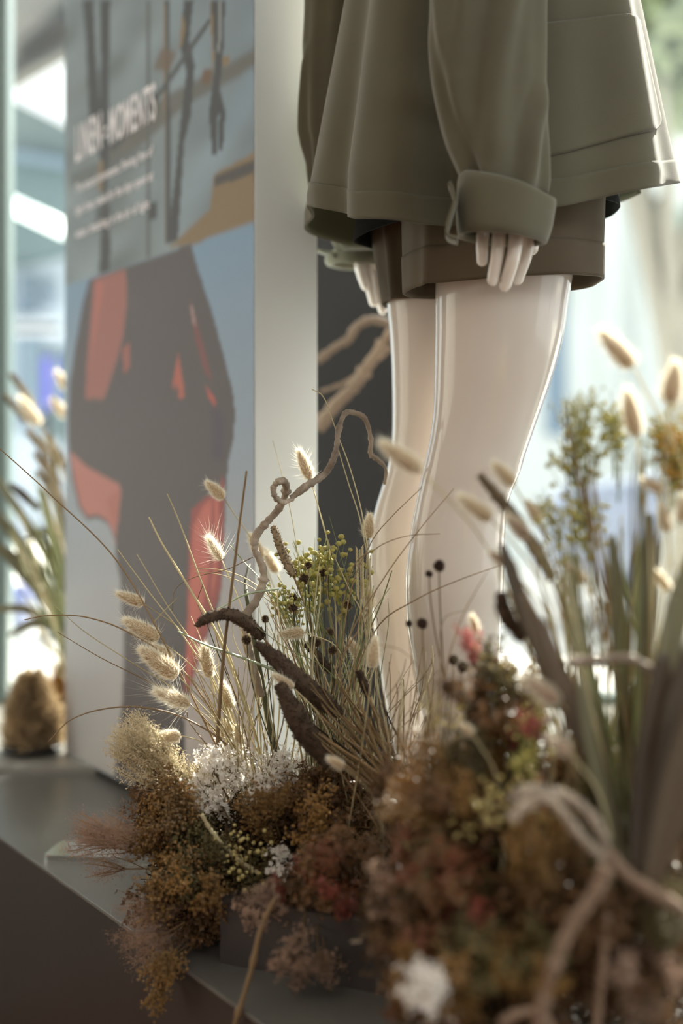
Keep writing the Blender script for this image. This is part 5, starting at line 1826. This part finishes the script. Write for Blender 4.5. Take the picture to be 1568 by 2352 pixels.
zone('ochre', 7, (910, 2250), (60, 80), 1.04, 0.05, 'at the lower left of the right mound', (1100, 2350, 1.1))
zone('brown', 6, (900, 2140), (50, 80), 1.08, 0.055, 'at the lower left of the right mound', (1100, 2350, 1.1))
zone('white', 6, (990, 2270), (40, 70), 0.97, 0.045, 'near the bottom edge', (1150, 2400, 1.05))
zone('pink', 5, (1480, 2260), (90, 80), 0.94, 0.05, 'in the bottom right corner', (1450, 2500, 1.0))
zone('brown', 22, (1430, 2160), (150, 150), 0.99, 0.075, 'in the bottom right corner', (1400, 2450, 1.05))
zone('olive', 8, (1530, 2100), (50, 80), 0.97, 0.06, 'at the right edge', (1500, 2400, 1.05))
zone('brown', 16, (1320, 1800), (130, 130), 1.10, 0.075, 'in the shade between the strap leaves', (1380, 2150, 1.15))
zone('brown', 14, (1480, 1860), (90, 170), 1.12, 0.08, 'behind the strap leaves', (1450, 2200, 1.15))
# yellow buttons in the middle, olive and orange ones at right
zone('yellow', 9, (740, 1310), (70, 45), 1.52, 0.10, 'before the charcoal board', (770, 1640, 1.50))
zone('yellow', 4, (655, 1375), (24, 24), 1.48, 0.07, 'at the foot of the white panel edge', (740, 1700, 1.48))
zone('yellow', 4, (1320, 910), (30, 40), 1.10, 0.05, 'high at right', (1360, 1400, 1.08))
zone('yellow', 5, (1330, 1010), (40, 60), 1.11, 0.07, 'left of the long bunny tail at right', (1370, 1400, 1.08))
zone('yellow', 4, (1420, 950), (30, 40), 1.12, 0.07, 'high at right behind the long bunny tail', (1420, 1400, 1.08))
zone('orange', 6, (1550, 1030), (30, 45), 1.08, 0.06, 'near the right edge', (1530, 1500, 1.06))
zone('yellow', 5, (1530, 1000), (40, 40), 1.10, 0.06, 'near the right edge', (1520, 1500, 1.06))
zone('yellow', 6, (1300, 1180), (60, 60), 1.10, 0.07, 'in the middle of the right stems', (1380, 1700, 1.08))


# dense tangle of stalks and dead leaf inside the mounds
def tangle(name, label, c, r, n, m, seed, L=0.03):
    g = np.random.default_rng(seed)
    q = g.normal(size=(n, 3))
    q /= np.linalg.norm(q, axis=1)[:, None]
    q *= (g.random(n) ** 0.4)[:, None] * np.array(r)
    d = g.normal(size=(n, 3)) + np.array([0, 0, 0.6])
    d /= np.linalg.norm(d, axis=1)[:, None]
    v, f = spikes(q - d * L / 2, d, L * (0.6 + 0.8 * g.random(n)), 0.0022, g)
    v[:, 2] = np.maximum(v[:, 2], PZ + 0.003 - c[2])
    o = obj(name, tri_mesh(name, v, f, m), None, loc=c, kind='stuff')
    o['label'] = label
    o['category'] = 'dried plants'
    return o


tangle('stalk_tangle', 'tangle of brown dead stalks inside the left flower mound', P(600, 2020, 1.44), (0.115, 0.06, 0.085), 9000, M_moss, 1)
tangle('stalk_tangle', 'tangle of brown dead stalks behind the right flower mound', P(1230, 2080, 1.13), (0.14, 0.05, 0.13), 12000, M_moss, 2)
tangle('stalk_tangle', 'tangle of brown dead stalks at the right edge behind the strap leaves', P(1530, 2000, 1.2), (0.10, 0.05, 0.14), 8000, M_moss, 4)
tangle('stalk_tangle', 'tangle of straw stalks at the feet of the mannequin', P(830, 1900, 1.42), (0.10, 0.025, 0.07), 7000, M_straw_b, 3)


# dry domed bushes on the sill behind the poster
def bush(label, px, py0, py1, wpx, d, m, seed):
    b, t_ = P(px, py1, d), P(px, py0, d)
    H, W = t_.z - b.z, wpx / FPX * d / 2
    root = thing('dried_bush', label, 'dried plant', (b.x, b.y, 0.462))
    g = np.random.default_rng(seed)
    n = 5000
    h = g.random(n)
    a = g.random(n) * 6.283
    rr = W * np.clip(1 - h ** 1.5, 0, 1) ** 0.62 * (0.6 + 0.42 * g.random(n)) * (0.86 + 0.12 * np.sin(3 * a + 5 * h) + 0.10 * np.sin(7 * a - 11 * h))
    c = np.stack([b.x + rr * np.cos(a), b.y + rr * np.sin(a), 0.475 + h * H], 1)
    dv = np.stack([np.cos(a), np.sin(a), 0.7 + 0 * a], 1) + g.normal(size=(n, 3)) * 0.6
    dv /= np.linalg.norm(dv, axis=1)[:, None]
    v, f = spikes(c, dv, 0.010 + 0.018 * g.random(n), 0.006, g)
    obj('foliage', tri_mesh('bush_foliage', v, f, m), root, kind='stuff')
    mb = MB()
    hh = np.linspace(0, 0.97, 8)
    aa = np.arange(18) * 2 * math.pi / 18
    mb.rings([np.stack([b.x + W * 0.55 * math.sqrt(1 - q ** 1.6) * np.cos(aa), b.y + W * 0.55 * math.sqrt(1 - q ** 1.6) * np.sin(aa), 0.475 + q * H * 0.75 + 0 * aa], 1) for q in hh])
    obj('heart', mb.mesh('bush_heart', m), root)
    mb = MB()
    mb.tube([(b.x, b.y, 0.462), (b.x, b.y, 0.466), (b.x, b.y, 0.474), (b.x, b.y, 0.476)], [W * 0.7, W * 1.02, W * 1.06, W * 1.0], 28)
    obj('dish', mb.mesh('bush_dish', M_black), root)


bush('dry tan domed bush on a dark dish on the sill left of the poster panel', 74, 1592, 1748, 132, 2.29, M_bush, 4)
bush('smaller amber dry bush farther back, half hidden by the poster panel', 165, 1535, 1660, 120, 2.55, M_bushd, 5)
